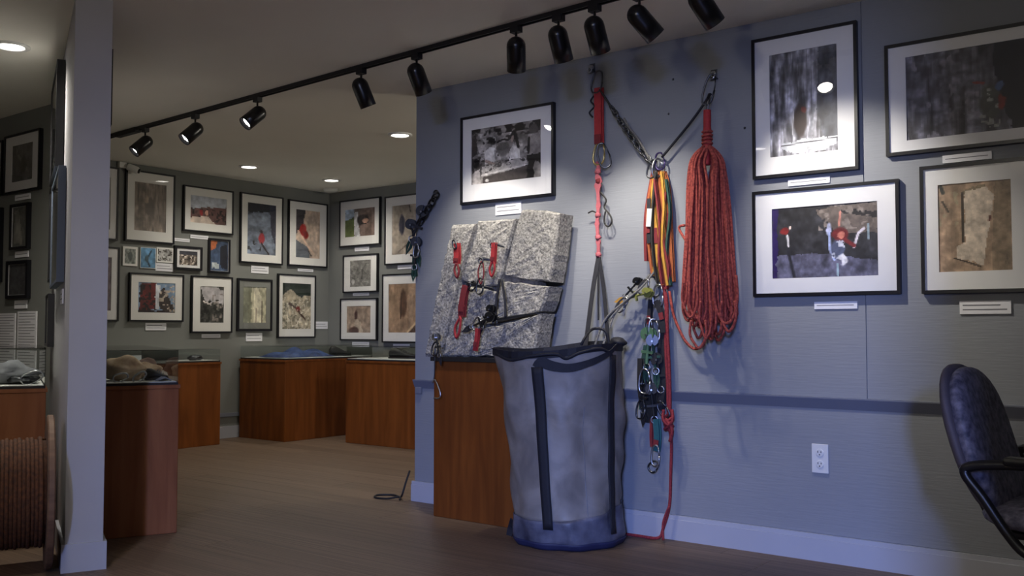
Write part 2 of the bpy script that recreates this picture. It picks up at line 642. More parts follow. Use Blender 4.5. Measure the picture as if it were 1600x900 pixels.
def paint(w, h, ops, seed):
    U, V = np.meshgrid((np.arange(w) + 0.5) / w, (np.arange(h) + 0.5) / h)
    asp = h / w
    img = np.full((h, w, 3), 120.0)
    wob = (vnoise(w, h, 9, 9, seed + 90) - 0.5) * 0.05 + (vnoise(w, h, 24, 24, seed + 91) - 0.5) * 0.022
    U2, V2 = U + wob, V - wob
    for k, op in enumerate(ops):
        t = op[0]
        if t == 'bg':
            img[:] = op[1]
        elif t == 'g':
            img[:] = np.array(op[1]) * (1 - V[..., None]) + np.array(op[2]) * V[..., None]
        elif t == 'n':      # brightness mottling
            img *= (1 + op[3] * 2 * (vnoise(w, h, op[1], op[2], seed + k) - 0.5))[..., None]
        elif t == 'nc':     # coloured patches
            nn = vnoise(w, h, op[1], op[2], seed + k)
            a = np.clip((nn - op[3]) / 0.08, 0, 1)[..., None]
            if len(op) > 5:
                x0, y0, x1, y1 = op[5]
                a = a * ((U > x0) & (U < x1) & (V > y0) & (V < y1))[..., None]
            img = img * (1 - a) + np.array(op[4]) * a
        elif t == 'e':
            d = np.sqrt(((U2 - op[1]) / op[3]) ** 2 + ((V2 - op[2]) / op[4]) ** 2)
            a = np.clip((1.15 - d) / 0.3, 0, 1)[..., None]
            img = img * (1 - a) + np.array(op[5]) * a
        elif t == 'p':
            a = inpoly(U2, V2, op[1])[..., None].astype(float)
            img = img * (1 - a) + np.array(op[2]) * a
        elif t == 'l':
            pts = op[1]
            d = np.full(U.shape, 9.0)
            for (x1, y1), (x2, y2) in zip(pts[:-1], pts[1:]):
                dx, dy = x2 - x1, (y2 - y1) * asp
                L2 = dx * dx + dy * dy + 1e-9
                tt = np.clip(((U - x1) * dx + (V - y1) * asp * dy) / L2, 0, 1)
                d = np.minimum(d, np.hypot(U - x1 - tt * dx, (V - y1) * asp - tt * dy))
            a = np.clip((op[2] - d) / (op[2] * 0.5) + 0.3, 0, 1)[..., None]
            img = img * (1 - a) + np.array(op[3]) * a
    img *= (1 + 0.34 * (vnoise(w, h, w / 3.0, h / 3.0, seed + 77) - 0.5) + 0.40 * (vnoise(w, h, w / 7.0, h / 7.0, seed + 78) - 0.5))[..., None]
    img = np.clip(img, 3, 250) / 255.0
    return np.where(img <= 0.04045, img / 12.92, ((img + 0.055) / 1.055) ** 2.4)


def print_mesh(name, rect, y, ops, seed, parent, pxs):
    x0, x1, z0, z1 = rect
    w = max(8, int((x1 - x0) * pxs))
    h = max(8, int((z1 - z0) * pxs))
    img = paint(w, h, ops, seed)
    xs = np.linspace(x0, x1, w + 1)
    zs = np.linspace(z1, z0, h + 1)
    X, Z = np.meshgrid(xs, zs)
    vs = np.stack([X, np.full_like(X, y), Z], -1).reshape(-1, 3)
    i = np.arange(h)[:, None] * (w + 1) + np.arange(w)[None, :]
    fs = np.stack([i, i + w + 1, i + w + 2, i + 1], -1).reshape(-1, 4)
    me = bpy.data.meshes.new(name)
    me.from_pydata(vs.tolist(), [], fs.tolist())
    at_ = me.color_attributes.new('print', 'FLOAT_COLOR', 'CORNER')
    c = np.ones((w * h, 4, 4), np.float32)
    c[:, :, :3] = img.reshape(-1, 1, 3)
    at_.data.foreach_set('color', c.reshape(-1))
    me.materials.append(M_PRINT)
    me.update()
    o = bpy.data.objects.new(name, me)
    COL.objects.link(o)
    o.parent = parent
    return o


PLANES = {
    'R': (Vector((0, RW, 0)), Vector((1, 0, 0))),
    'L': (Vector((LW, 0, 0)), Vector((0, 1, 0))),
    'B': (Vector((0, BR, 0)), Vector((1, 0, 0))),
    'F': (Vector((0, FL, 0)), Vector((1, 0, 0))),
    'PL': (P0, -A2),
    'PR': (P0 + B2 * PT, A2),
}
_seed = [100]


def wall_thing(name, plane, u, z, label, cat, group=None):
    P, U = PLANES[plane]
    v = P + U * u
    return thing(name, (v.x, v.y, z), label, cat, math.atan2(U.y, U.x), group)


def picture(plane, u0, u1, z0, z1, pr, ops, label, fw=0.014, dep=0.028, fmat=None, mmat=None, pxs=150, name='framed_photograph',
            group=None, glass=True):
    """pr = print rectangle as (u0, u1, z0, z1)"""
    _seed[0] += 1
    uc = (u0 + u1) / 2
    t = wall_thing(name, plane, uc, z0, label, 'picture', group)
    w2 = (u1 - u0) / 2
    h = z1 - z0
    o = (-w2, w2, 0, h)
    i = (-w2 + fw, w2 - fw, fw, h - fw)
    q = (pr[0] - uc, pr[1] - uc, pr[2] - z0, pr[3] - z0)
    MB().ring(o, i, -dep, -0.002).build('frame', fmat or M_FRAME, t, local=True)
    MB().ring(i, q, -dep + 0.008, -dep + 0.012).build('mat_board', mmat or M_MAT, t, local=True)
    print_mesh('photo_print', (q[0] - 0.003, q[1] + 0.003, q[2] - 0.003, q[3] + 0.003), -dep + 0.0125, ops, _seed[0], t, pxs)
    MB().mm((i[0], -dep + 0.014, i[2]), (i[1], -0.003, i[3])).build('backing', M_BLACKM, t, local=True)
    if glass:
        MB().mm((i[0], -dep + 0.004, i[2]), (i[1], -dep + 0.0055, i[3])).build('glass_pane', M_GLASS, t, local=True)
    return t


def inset(u0, u1, z0, z1, l, b=None, r=None, t=None):
    b = l if b is None else b
    r = l if r is None else r
    t = b if t is None else t
    return (u0 + l, u1 - r, z0 + b, z1 - t)


def card(plane, u0, u1, z0, z1, label, lines=2, dep=0.006):
    t = wall_thing('caption_card', plane, (u0 + u1) / 2, z0, label, 'caption card', 'caption cards on the walls')
    w2, h = (u1 - u0) / 2, z1 - z0
    cd = MB().mm((-w2, -dep, 0), (w2, 0, h)).build('card', M_CARD, t, local=True)
    m = MB()
    for k in range(lines):
        zz = h * (k + 1) / (lines + 1)
        th = min(0.005, h * 0.1)
        m.mm((-w2 * 0.88, -dep - 0.0005, zz - th / 2), (w2 * (0.85 - 0.25 * (k % 2)), -dep + 0.0001, zz + th / 2))
    m.build('printed_lines', M_INK, cd, local=True)
    return t


G0, G1, G2, G3, G4 = (20, 20, 22), (60, 60, 62), (110, 110, 112), (165, 165, 166), (215, 215, 215)
# --- the rope wall
W_, D_ = (228, 226, 222), (24, 22, 22)
opsA = [('bg', (138, 134, 130)), ('n', 8, 8, 0.5), ('nc', 14, 12, 0.56, (196, 192, 188), (0, 0.1, 1, 0.6)), ('nc', 16, 14, 0.58, (52, 48, 46), (0, 0.05, 1, 0.7)), ('nc', 10, 6, 0.46, D_, (0, 0, 1, 0.14)),
        ('p', [(0.0, 0.14), (0.09, 0.18), (0.1, 0.45), (0, 0.5)], (58, 54, 52)),
        ('e', 0.47, 0.42, 0.10, 0.13, (120, 116, 112)), ('e', 0.47, 0.38, 0.09, 0.07, (96, 92, 88)), ('l', [(0.38, 0.3), (0.46, 0.26), (0.54, 0.28)], 0.012, D_),
        ('p', [(0.19, 0.44), (0.28, 0.36), (0.36, 0.4), (0.38, 0.62), (0.2, 0.66)], W_), ('e', 0.30, 0.27, 0.055, 0.075, D_), ('l', [(0.35, 0.44), (0.37, 0.6)], 0.016, (150, 146, 142)), ('l', [(0.22, 0.6), (0.34, 0.68)], 0.02, (168, 150, 140)),
        ('p', [(0.56, 0.46), (0.62, 0.36), (0.68, 0.44), (0.71, 0.62), (0.55, 0.64)], W_), ('e', 0.615, 0.2, 0.04, 0.075, D_), ('e', 0.60, 0.27, 0.022, 0.05, (176, 156, 146)), ('l', [(0.64, 0.2), (0.68, 0.42)], 0.02, D_),
        ('e', 0.885, 0.16, 0.06, 0.085, (84, 78, 76)), ('p', [(0.82, 0.27), (0.95, 0.26), (1.0, 0.35), (1.0, 0.6), (0.83, 0.58)], (140, 134, 130)), ('l', [(0.83, 0.3), (0.82, 0.55)], 0.016, D_),
        ('p', [(0.8, 0.58), (1, 0.58), (1, 0.78), (0.9, 0.7), (0.89, 1), (0.8, 1)], D_),
        ('p', [(0.15, 0.70), (0.78, 0.62), (0.8, 0.74), (0.17, 0.84)], (188, 184, 180)), ('nc', 20, 20, 0.58, (70, 66, 64), (0.2, 0.62, 0.78, 0.8)), ('l', [(0.16, 0.845), (0.8, 0.75)], 0.012, (222, 218, 214)),
        ('p', [(0.18, 0.87), (0.8, 0.77), (0.8, 1), (0.18, 1)], (74, 68, 66)), ('e', 0.25, 0.93, 0.025, 0.03, W_),
        ('p', [(0.02, 0.78), (0.13, 0.72), (0.14, 1), (0.03, 1)], (196, 190, 186)), ('e', 0.07, 0.62, 0.05, 0.09, D_), ('p', [(0.0, 0.5), (0.04, 0.55), (0.03, 0.8), (0, 0.8)], (60, 56, 54))]
picture('R', -3.528, -2.874, 1.735, 2.242, (-3.452, -2.962, 1.846, 2.162), opsA, 'framed black and white photograph of people at a table above the granite slab', pxs=190)
card('R', -3.286, -3.106, 1.659, 1.725, 'white caption card just above the granite slab')
opsB = [('bg', (138, 138, 146)), ('n', 18, 3, 0.9), ('n', 10, 12, 0.4), ('p', [(0.72, 0), (1, 0), (1, 0.9), (0.8, 0.88), (0.7, 0.6)], (78, 80, 88)), ('n', 12, 5, 0.4),
        ('e', 0.45, 0.68, 0.09, 0.16, (58, 44, 42)), ('e', 0.5, 0.58, 0.045, 0.035, (120, 52, 46)), ('l', [(0.36, 0.5), (0.34, 0.8)], 0.012, (190, 190, 195)),
        ('l', [(0.66, 0.55), (0.58, 0.84)], 0.02, (140, 142, 150)), ('p', [(0.18, 0.87), (0.98, 0.85), (0.98, 0.92), (0.8, 0.97), (0.3, 0.975), (0.2, 0.93)], (206, 210, 216)),  # last shape: pale band across the foot of the print
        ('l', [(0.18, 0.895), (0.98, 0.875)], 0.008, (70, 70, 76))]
picture('R', -1.751, -1.269, 1.712, 2.366, (-1.668, -1.358, 1.807, 2.281), opsB, 'tall framed photograph of a streaked cliff with a white band at its foot', pxs=190)
card('R', -1.591, -1.401, 1.668, 1.698, 'narrow white caption card between the two stacked pictures right of the rope coil', 1)
opsC = [('bg', (44, 44, 48)), ('n', 10, 8, 0.35), ('p', [(0, 0.68), (0.55, 0.66), (1, 0.8), (1, 1), (0, 1)], (92, 92, 112)), ('n', 20, 10, 0.45),
        ('p', [(0.42, 0.06), (1, 0), (1, 0.42), (0.66, 0.4), (0.5, 0.2)], (104, 94, 88)), ('p', [(0.66, 0.08), (1, 0.14), (1, 0.22), (0.7, 0.14)], (40, 38, 40)),
        ('nc', 14, 10, 0.62, (140, 130, 122), (0.45, 0, 1, 0.35)), ('p', [(0.0, 0), (0.06, 0), (0.05, 1), (0, 1)], (42, 26, 84)),
        ('e', 0.135, 0.33, 0.04, 0.05, (128, 36, 36)), ('l', [(0.155, 0.4), (0.165, 0.54)], 0.012, (220, 218, 220)), ('l', [(0.185, 0.28), (0.18, 0.3)], 0.012, (215, 200, 190)),
        ('l', [(0.16, 0.6), (0.22, 1.0)], 0.016, (40, 40, 48)), ('e', 0.66, 0.42, 0.075, 0.1, (104, 30, 34)), ('e', 0.67, 0.43, 0.03, 0.05, (196, 120, 104)),
        ('l', [(0.66, 0.12), (0.645, 0.3)], 0.012, (190, 130, 116)), ('e', 0.555, 0.34, 0.028, 0.08, (190, 196, 226)), ('l', [(0.555, 0.4), (0.56, 0.62), (0.6, 0.76)], 0.014, (170, 184, 226)),
        ('e', 0.63, 0.62, 0.06, 0.13, (84, 92, 120)), ('nc', 22, 18, 0.56, (205, 210, 225), (0.58, 0.5, 0.7, 0.75)), ('e', 0.68, 0.76, 0.035, 0.08, (232, 232, 240)),
        ('l', [(0.78, 0.6), (0.82, 0.42), (0.87, 0.36)], 0.014, (212, 206, 214)), ('l', [(0.7, 0.5), (0.78, 0.58)], 0.02, (120, 40, 44)), ('l', [(0.91, 0.3), (0.91, 0.5)], 0.008, (150, 170, 180)),
        ('l', [(0.63, 0.82), (0.63, 0.97)], 0.01, (160, 190, 200))]
picture('R', -1.755, -1.104, 1.168, 1.654, (-1.664, -1.195, 1.249, 1.568), opsC, 'framed photograph of a climber hanging under a dark roof right of the rope coil', pxs=210)
card('R', -1.478, -1.290, 1.108, 1.140, 'white caption card just left of the vertical board joint', 1)
opsD = [('bg', (86, 86, 96)), ('n', 22, 2, 0.8), ('n', 14, 16, 0.4), ('nc', 18, 6, 0.62, (124, 122, 132), (0, 0, 0.5, 1)), ('p', [(0.6, 0), (1, 0), (1, 1), (0.72, 1), (0.62, 0.6)], (20, 22, 34)),
        ('e', 0.57, 0.66, 0.07, 0.2, (74, 76, 72)), ('nc', 20, 16, 0.6, (140, 142, 138), (0.5, 0.5, 0.64, 0.95)), ('e', 0.64, 0.68, 0.025, 0.09, (126, 44, 34)), ('e', 0.63, 0.5, 0.022, 0.05, (70, 90, 130)),
        ('l', [(0.47, 0.42), (0.53, 0.44)], 0.01, (130, 62, 58))]
picture('R', -1.153, -0.440, 1.753, 2.230, (-1.069, -0.510, 1.813, 2.167), opsD, 'wide framed photograph of dark streaked rock at the top right corner', pxs=170)
card('R', -0.934, -0.749, 1.703, 1.735, 'white caption card between the two rightmost pictures', 1)
opsE = [('bg', (158, 134, 112)), ('n', 5, 5, 0.22), ('p', [(0.78, 0), (1, 0), (1, 1), (0.72, 1)], (136, 118, 98)), ('n', 16, 3, 0.14), ('nc', 10, 8, 0.6, (150, 140, 116), (0, 0.1, 0.3, 0.5)),
        ('l', [(0.05, 0.03), (0.08, 0.1)], 0.03, (50, 52, 48)), ('l', [(0.07, 0.2), (0.15, 0.32)], 0.015, (70, 62, 52)),
        ('p', [(0.33, 0.11), (0.4, 0.08), (0.62, 0.05), (0.7, 0.1), (0.36, 0.14)], (122, 110, 90)), ('l', [(0.345, 0.12), (0.35, 0.66)], 0.022, (62, 52, 44)),
        ('p', [(0.38, 0.1), (0.68, 0.07), (0.76, 0.16), (0.73, 0.38), (0.66, 0.62), (0.62, 0.93), (0.24, 0.84), (0.27, 0.7), (0.38, 0.66), (0.37, 0.4)], (192, 178, 162)),
        ('l', [(0.22, 0.84), (0.58, 0.945)], 0.012, (60, 50, 42)), ('l', [(0.71, 0.4), (0.7, 0.44)], 0.02, (96, 60, 54)), ('n', 12, 12, 0.08), ('l', [(0.93, 0.8), (0.9, 0.92)], 0.008, (112, 98, 82))]
picture('R', -1.020, -0.560, 1.165, 1.695, (-0.952, -0.681, 1.253, 1.613), opsE, 'framed photograph of a boot-shaped rock flake above the office chair', pxs=200)
card('R', -0.880, -0.692, 1.080, 1.133, 'white two-line caption card above the back of the office chair', 2)

# --- the dim picture wall (u = y)
def ins(l, b):
    return dict(l=l, b=b)


GL = 'framed photographs on the dim back wall'


def picL(u0, u1, z0, z1, l, b, ops, label, **k):
    picture('L', u0, u1, z0, z1, inset(u0, u1, z0, z1, l, b), ops, label, pxs=90, group=GL, **k)


rock = [('bg', (150, 132, 118)), ('n', 10, 5, 0.35)]
picL(3.95, 4.37, 1.772, 2.395, 0.07, 0.09, [('bg', (150, 146, 140)), ('n', 6, 6, 0.3)], 'large framed picture half hidden behind the partition, upper one')
picL(4.436, 4.911, 1.778, 2.40, 0.085, 0.10, [('bg', (134, 122, 112)), ('n', 16, 3, 0.4), ('e', 0.5, 0.5, 0.15, 0.2, (104, 94, 88)), ('e', 0.4, 0.35, 0.05, 0.08, (170, 150, 130))],
     'tall framed photograph of a brown rock face under the small white camera', mmat=M_MATC)
picL(5.0, 5.538, 1.912, 2.330, 0.075, 0.085, [('bg', (176, 182, 192)), ('p', [(0, 0.5), (0.4, 0.4), (1, 0.35), (1, 1), (0, 1)], (104, 74, 70)), ('nc', 12, 8, 0.52, (40, 28, 30), (0, 0.45, 1, 0.9)),
     ('p', [(0, 0.8), (0.5, 0.72), (0.7, 1), (0, 1)], (206, 190, 176)), ('e', 0.3, 0.6, 0.05, 0.12, (150, 40, 40)), ('e', 0.45, 0.6, 0.04, 0.1, (210, 160, 140))],
     'framed landscape photograph of a group on a rocky ridge, top row', mmat=M_MATC)
picL(5.62, 6.131, 1.659, 2.336, 0.085, 0.09, [('bg', (112, 122, 138)), ('n', 4, 9, 0.5), ('p', [(0, 0), (1, 0), (1, 0.12), (0, 0.2)], (34, 36, 44)), ('p', [(0.75, 0), (1, 0), (1, 0.8), (0.85, 0.6)], (44, 46, 64)),
     ('e', 0.5, 0.68, 0.1, 0.1, (176, 54, 62)), ('e', 0.48, 0.56, 0.05, 0.04, (46, 36, 38)), ('l', [(0.5, 0.78), (0.75, 0.98)], 0.03, (48, 40, 44)), ('nc', 8, 8, 0.6, (40, 42, 46), (0, 0.7, 0.5, 1))],
     'framed photograph of a climber in red on a grey blue slab, top row', mmat=M_MATC)
picL(6.2, 6.716, 1.661, 2.33, 0.10, 0.09, [('bg', (196, 176, 158)), ('n', 6, 4, 0.2), ('p', [(0, 0), (0.4, 0), (0.3, 0.3), (0.05, 0.5), (0, 0.5)], (64, 60, 64)), ('p', [(0, 0.65), (0.5, 0.75), (0.6, 1), (0, 1)], (92, 98, 106)),
     ('e', 0.3, 0.42, 0.14, 0.12, (160, 40, 36)), ('e', 0.42, 0.52, 0.1, 0.08, (140, 36, 34)), ('l', [(0.1, 0.45), (0.5, 0.75), (0.75, 0.9)], 0.035, (216, 186, 164)), ('l', [(0.5, 0.82), (0.65, 0.95)], 0.02, (60, 50, 46))],
     'framed photograph of a climber in red leaning on pale rock beside the corner', mmat=M_MATC)
picL(3.98, 4.391, 1.087, 1.716, 0.07, 0.09, [('bg', (110, 96, 104)), ('n', 6, 6, 0.4)], 'large framed picture half hidden behind the partition, lower one')
picL(4.486, 5.016, 1.087, 1.509, 0.085, 0.08, [('bg', (128, 152, 180)), ('p', [(0.08, 0.05), (0.5, 0), (0.52, 0.85), (0.05, 0.98)], (104, 34, 36)), ('nc', 12, 10, 0.52, (34, 24, 28), (0.02, 0.1, 0.5, 1)),
     ('p', [(0.55, 0.3), (0.7, 0.15), (0.98, 0.9), (0.7, 1), (0.55, 0.8)], (60, 52, 50)), ('nc', 14, 14, 0.52, (190, 176, 160), (0.55, 0.1, 1, 1)), ('p', [(0.46, 0.05), (0.6, 0.1), (0.55, 0.9), (0.46, 0.85)], (206, 210, 216)), ('p', [(0, 0.9), (1, 0.95), (1, 1), (0, 1)], (40, 28, 30))],
     'framed photograph of two red and brown figures, lowest row next to the partition', mmat=M_MATC)
picL(5.096, 5.541, 0.987, 1.512, 0.095, 0.095, [('bg', (70, 70, 66)), ('n', 7, 8, 0.5), ('p', [(0, 0), (0.7, 0), (1, 0.15), (1, 0.5), (0.5, 0.45), (0.2, 0.4)], (180, 176, 178)), ('nc', 9, 9, 0.52, (40, 40, 38), (0, 0.35, 1, 1)),
     ('l', [(0.15, 0.42), (0.45, 0.5)], 0.03, (214, 206, 200)), ('nc', 10, 10, 0.58, (140, 132, 126), (0.5, 0.2, 1, 1))],
     'framed photograph of dark broken rock under a pale sky, lowest row', mmat=M_MATC)
picL(5.598, 6.007, 1.004, 1.508, 0.07, 0.08, [('bg', (186, 182, 156)), ('p', [(0, 0), (0.35, 0), (0.35, 1), (0, 1)], (128, 130, 110)), ('p', [(0.45, 0.05), (0.6, 0), (0.8, 0.3), (0.85, 1), (0.45, 1)], (226, 220, 196)),
     ('l', [(0.8, 0.4), (0.82, 1)], 0.02, (90, 80, 66)), ('l', [(0.55, 0.6), (0.55, 1)], 0.015, (110, 96, 80)), ('n', 10, 6, 0.15)],
     'framed picture with a grey mat and a cream print, lowest row', mmat=M_MATG, fw=0.02)
picL(6.077, 6.564, 0.933, 1.574, 0.06, 0.09, [('bg', (40, 50, 42)), ('p', [(0, 0.28), (0.3, 0.12), (0.4, 0.18), (0.55, 0.3), (1, 0.25), (1, 1), (0, 1)], (176, 166, 144)), ('n', 9, 9, 0.3),
     ('nc', 12, 10, 0.55, (120, 116, 98), (0, 0.35, 1, 1)), ('l', [(0.25, 0.45), (0.5, 0.55), (0.65, 0.68), (0.8, 0.78)], 0.03, (70, 50, 44)), ('e', 0.55, 0.56, 0.07, 0.05, (120, 44, 40)), ('nc', 16, 16, 0.58, (214, 206, 186), (0, 0.3, 1, 1))],
     'framed photograph of a climber on a pale jagged summit, lowest row', mmat=M_MATC)
picL(4.917, 5.204, 1.556, 1.773, 0.05, 0.045, [('bg', (120, 108, 98)), ('nc', 8, 6, 0.5, (36, 30, 30)), ('nc', 8, 6, 0.6, (206, 196, 186)), ('p', [(0, 0), (1, 0), (1, 0.25), (0, 0.3)], (60, 60, 70))],
     'small black framed photograph with white mat in the middle row', fw=0.022)
picture('L', 5.272, 5.508, 1.545, 1.866, inset(5.272, 5.508, 1.545, 1.866, 0.02), [('bg', (62, 78, 104)), ('n', 4, 5, 0.4), ('p', [(0, 0), (0.4, 0), (0.3, 0.25), (0, 0.35)], (190, 108, 66)), ('p', [(0.55, 0.2), (0.95, 0.1), (0.95, 0.9), (0.6, 0.9)], (30, 32, 44)), ('p', [(0.12, 0.72), (0.5, 0.75), (0.48, 0.92), (0.12, 0.9)], (170, 178, 180))],
        'small upright black framed print in blue and orange without a mat', fw=0.018, pxs=90, group=GL)


def print_card(plane, u0, u1, z0, z1, ops, label, border=0.012):
    """unframed mounted print"""
    _seed[0] += 1
    t = wall_thing('mounted_print', plane, (u0 + u1) / 2, z0, label, 'print', 'small unframed prints in the middle row')
    w2, h = (u1 - u0) / 2, z1 - z0
    MB().mm((-w2, -0.010, 0), (w2, 0, h)).build('board', M_MATC, t, local=True)
    print_mesh('photo_print', (-w2 + border, w2 - border, border, h - border), -0.0105, ops, _seed[0], t, 110)


print_card('L', 4.427, 4.563, 1.566, 1.731, [('bg', (130, 136, 130)), ('n', 5, 6, 0.4), ('e', 0.5, 0.5, 0.2, 0.3, (84, 92, 90))], 'small grey unframed print, first of the small prints beside the partition', 0.018)
print_card('L', 4.590, 4.739, 1.553, 1.735, [('bg', (96, 142, 178)), ('n', 4, 5, 0.2), ('l', [(0.7, 0.15), (0.4, 0.6), (0.6, 0.9)], 0.06, (40, 60, 74)), ('e', 0.4, 0.55, 0.14, 0.16, (66, 88, 98))], 'small sky blue unframed print', 0.004)
print_card('L', 4.747, 4.912, 1.613, 1.744, [('bg', (178, 178, 176)), ('nc', 6, 5, 0.55, (84, 80, 74)), ('nc', 6, 5, 0.62, (60, 54, 50))], 'small white unframed print right of the sky blue one', 0.012)

card('L', 5.086, 5.277, 1.851, 1.884, 'caption card under the rocky ridge photograph', 1)
card('L', 4.91, 5.08, 1.812, 1.841, 'caption card beside the foot of the tall brown photograph', 1)
card('L', 5.763, 5.971, 1.565, 1.640, 'caption card under the grey blue slab photograph')
card('L', 6.34, 6.542, 1.610, 1.639, 'caption card under the photograph next to the corner', 1)
card('L', 4.653, 4.854, 1.011, 1.075, 'caption card under the two figures photograph')
card('L', 5.222, 5.424, 0.941, 0.975, 'caption card under the dark broken rock photograph', 1)
card('L', 5.713, 5.903, 0.905, 0.985, 'caption card under the grey matted picture')
card('L', 6.574, 6.745, 1.024, 1.10, 'caption card beside the jagged summit photograph, near the corner')
card('L', 4.742, 4.915, 1.535, 1.605, 'caption card under the small white unframed print')

# --- the back right wall
GB = 'framed photographs right of the far corner'


def picB(u0, u1, z0, z1, l, b, ops, label, **k):
    picture('B', u0, u1, z0, z1, inset(u0, u1, z0, z1, l, b), ops, label, pxs=90, group=GB, mmat=M_MATC, **k)


picB(-7.369, -6.775, 1.87, 2.354, 0.08, 0.10, [('bg', (116, 100, 92)), ('p', [(0, 0), (0.3, 0), (0.3, 0.35), (0, 0.5)], (176, 196, 214)), ('p', [(0, 0.4), (0.3, 0.3), (0.3, 1), (0, 1)], (96, 110, 66)), ('p', [(0.3, 0.15), (0.42, 0.1), (0.5, 1), (0.32, 1)], (206, 206, 206)),
      ('e', 0.6, 0.42, 0.2, 0.2, (44, 38, 38)), ('e', 0.68, 0.45, 0.1, 0.08, (190, 150, 128)), ('p', [(0.5, 0.6), (1, 0.5), (1, 1), (0.55, 1)], (128, 108, 98)), ('n', 10, 8, 0.25)], 'framed photograph of a figure against grey rock, top of the column by the corner')
picB(-6.711, -6.10, 1.657, 2.342, 0.10, 0.10, [('bg', (168, 156, 140)), ('n', 7, 4, 0.2), ('e', 0.32, 0.4, 0.09, 0.2, (34, 34, 60)), ('l', [(0.55, 0.0), (0.6, 0.15)], 0.02, (80, 70, 62)), ('l', [(0.2, 0.95), (0.7, 0.7)], 0.02, (112, 100, 90))], 'large framed photograph of a dark figure on pale rock, cut by the rope wall, upper')
picB(-7.31, -6.806, 1.395, 1.784, 0.10, 0.06, [('bg', (128, 126, 120)), ('n', 16, 16, 0.35), ('l', [(0.75, 0.15), (0.6, 0.35), (0.55, 0.7)], 0.025, (84, 82, 78)), ('e', 0.15, 0.8, 0.06, 0.1, (206, 204, 200))], 'framed photograph of plain grey stone, middle of the column by the corner')
picB(-7.348, -6.811, 0.906, 1.337, 0.095, 0.08, [('bg', (164, 144, 126)), ('n', 8, 6, 0.25), ('p', [(0.2, 0.9), (0.4, 0.5), (0.55, 0.6), (0.7, 1), (0.2, 1)], (196, 180, 160)), ('e', 0.38, 0.35, 0.07, 0.16, (84, 60, 56)), ('e', 0.3, 0.92, 0.2, 0.14, (84, 54, 50))], 'framed photograph of a figure on tan rock, bottom of the column by the corner')
picB(-6.740, -6.10, 0.888, 1.566, 0.085, 0.10, [('bg', (158, 130, 104)), ('n', 9, 3, 0.25), ('e', 0.42, 0.4, 0.1, 0.28, (96, 70, 54)), ('l', [(0.38, 0.2), (0.35, 0.7)], 0.02, (70, 50, 40)), ('p', [(0.55, 1), (0.9, 0.7), (1, 1)], (80, 56, 46)), ('l', [(0.55, 0.98), (0.9, 0.7)], 0.025, (206, 180, 140))], 'large framed photograph of a tan cliff, cut by the rope wall, lower')
card('B', -7.155, -6.949, 1.818, 1.862, 'caption card under the topmost picture of the corner column', 1)
card('B', -7.178, -6.945, 1.362, 1.392, 'caption card under the plain grey stone photograph', 1)
card('B', -7.183, -6.94, 0.858, 0.892, 'caption card under the lowest picture of the corner column', 1)
card('B', -6.545, -6.346, 1.612, 1.650, 'caption card between the two large pictures cut by the rope wall', 1)
card('B', -6.6, -6.383, 0.838, 0.875, 'caption card under the tan cliff photograph', 1)

# --- the wall behind the partition
GF = 'pictures on the wall left of the partition'
picture('F', -6.528, -6.048, 1.916, 2.309, inset(-6.528, -6.048, 1.916, 2.309, 0.10, 0.075), [('bg', (104, 104, 102)), ('n', 8, 8, 0.3), ('l', [(0.3, 0.3), (0.7, 0.7)], 0.04, (150, 146, 140)), ('e', 0.55, 0.55, 0.15, 0.2, (80, 78, 76))],
        'framed grey photograph with wide mat at the far left, top', pxs=90, group=GF)
picture('F', -6.427, -6.180, 1.540, 1.842, inset(-6.427, -6.180, 1.540, 1.842, 0.022), [('bg', (96, 96, 92)), ('n', 6, 6, 0.3), ('p', [(0.15, 0.1), (0.4, 0.05), (0.7, 0.95), (0.1, 0.9)], (140, 138, 130))],
        'narrow black framed grey picture at the far left, middle', pxs=90, fw=0.02, group=GF)
picture('F', -6.463, -6.168, 1.218, 1.468, inset(-6.463, -6.168, 1.218, 1.468, 0.026), [('bg', (74, 74, 76)), ('n', 9, 9, 0.35)],
        'dark square framed picture at the far left above the text sheets', pxs=90, fw=0.024, group=GF)
picture('F', -7.05, -6.560, 1.92, 2.292, inset(-7.05, -6.560, 1.92, 2.292, 0.09), [('bg', (120, 120, 118)), ('n', 8, 8, 0.3)], 'framed picture cut by the left edge of the view, upper', pxs=80, group=GF)
picture('F', -6.95, -6.560, 1.337, 1.836, inset(-6.95, -6.560, 1.337, 1.836, 0.03), [('bg', (60, 50, 52)), ('n', 8, 8, 0.3)], 'dark framed picture cut by the left edge of the view, lower', pxs=80, group=GF)
card('F', -6.402, -6.2, 1.868, 1.905, 'caption card under the wide matted picture at the far left', 1)
card('F', -6.384, -6.208, 1.490, 1.530, 'caption card under the narrow grey picture at the far left', 1)
card('F', -6.377, -6.21, 1.154, 1.208, 'caption card under the dark square picture at the far left', 1)


def sheet(u0, u1, z0, z1, label, n):
    t = wall_thing('text_sheet', 'F', (u0 + u1) / 2, z0, label, 'text sheet', 'white text sheets at the far left')
    w2, h = (u1 - u0) / 2, z1 - z0
    cd = MB().mm((-w2, -0.006, 0), (w2, 0, h)).build('sheet', M_CARD, t, local=True)
    m = MB()
    for k in range(n):
        zz = h * (k + 0.7) / (n + 0.4)
        m.mm((-w2 * 0.85, -0.0065, zz - 0.002), (w2 * (0.85 if k % 4 else 0.4), -0.0058, zz + 0.002))
    m.build('printed_lines', M_INK, cd, local=True)


sheet(-6.60, -6.360, 0.907, 1.125, 'white text sheet at the left edge of the view', 12)
sheet(-6.330, -6.078, 0.905, 1.135, 'white text sheet above the left glass case, nearer the partition', 12)
sheet(-6.60, -6.360, 0.70, 0.885, 'lower white text sheet seen through the left glass case at the view edge', 9)
sheet(-6.330, -6.078, 0.70, 0.883, 'lower white text sheet seen through the left glass case nearer the partition', 9)

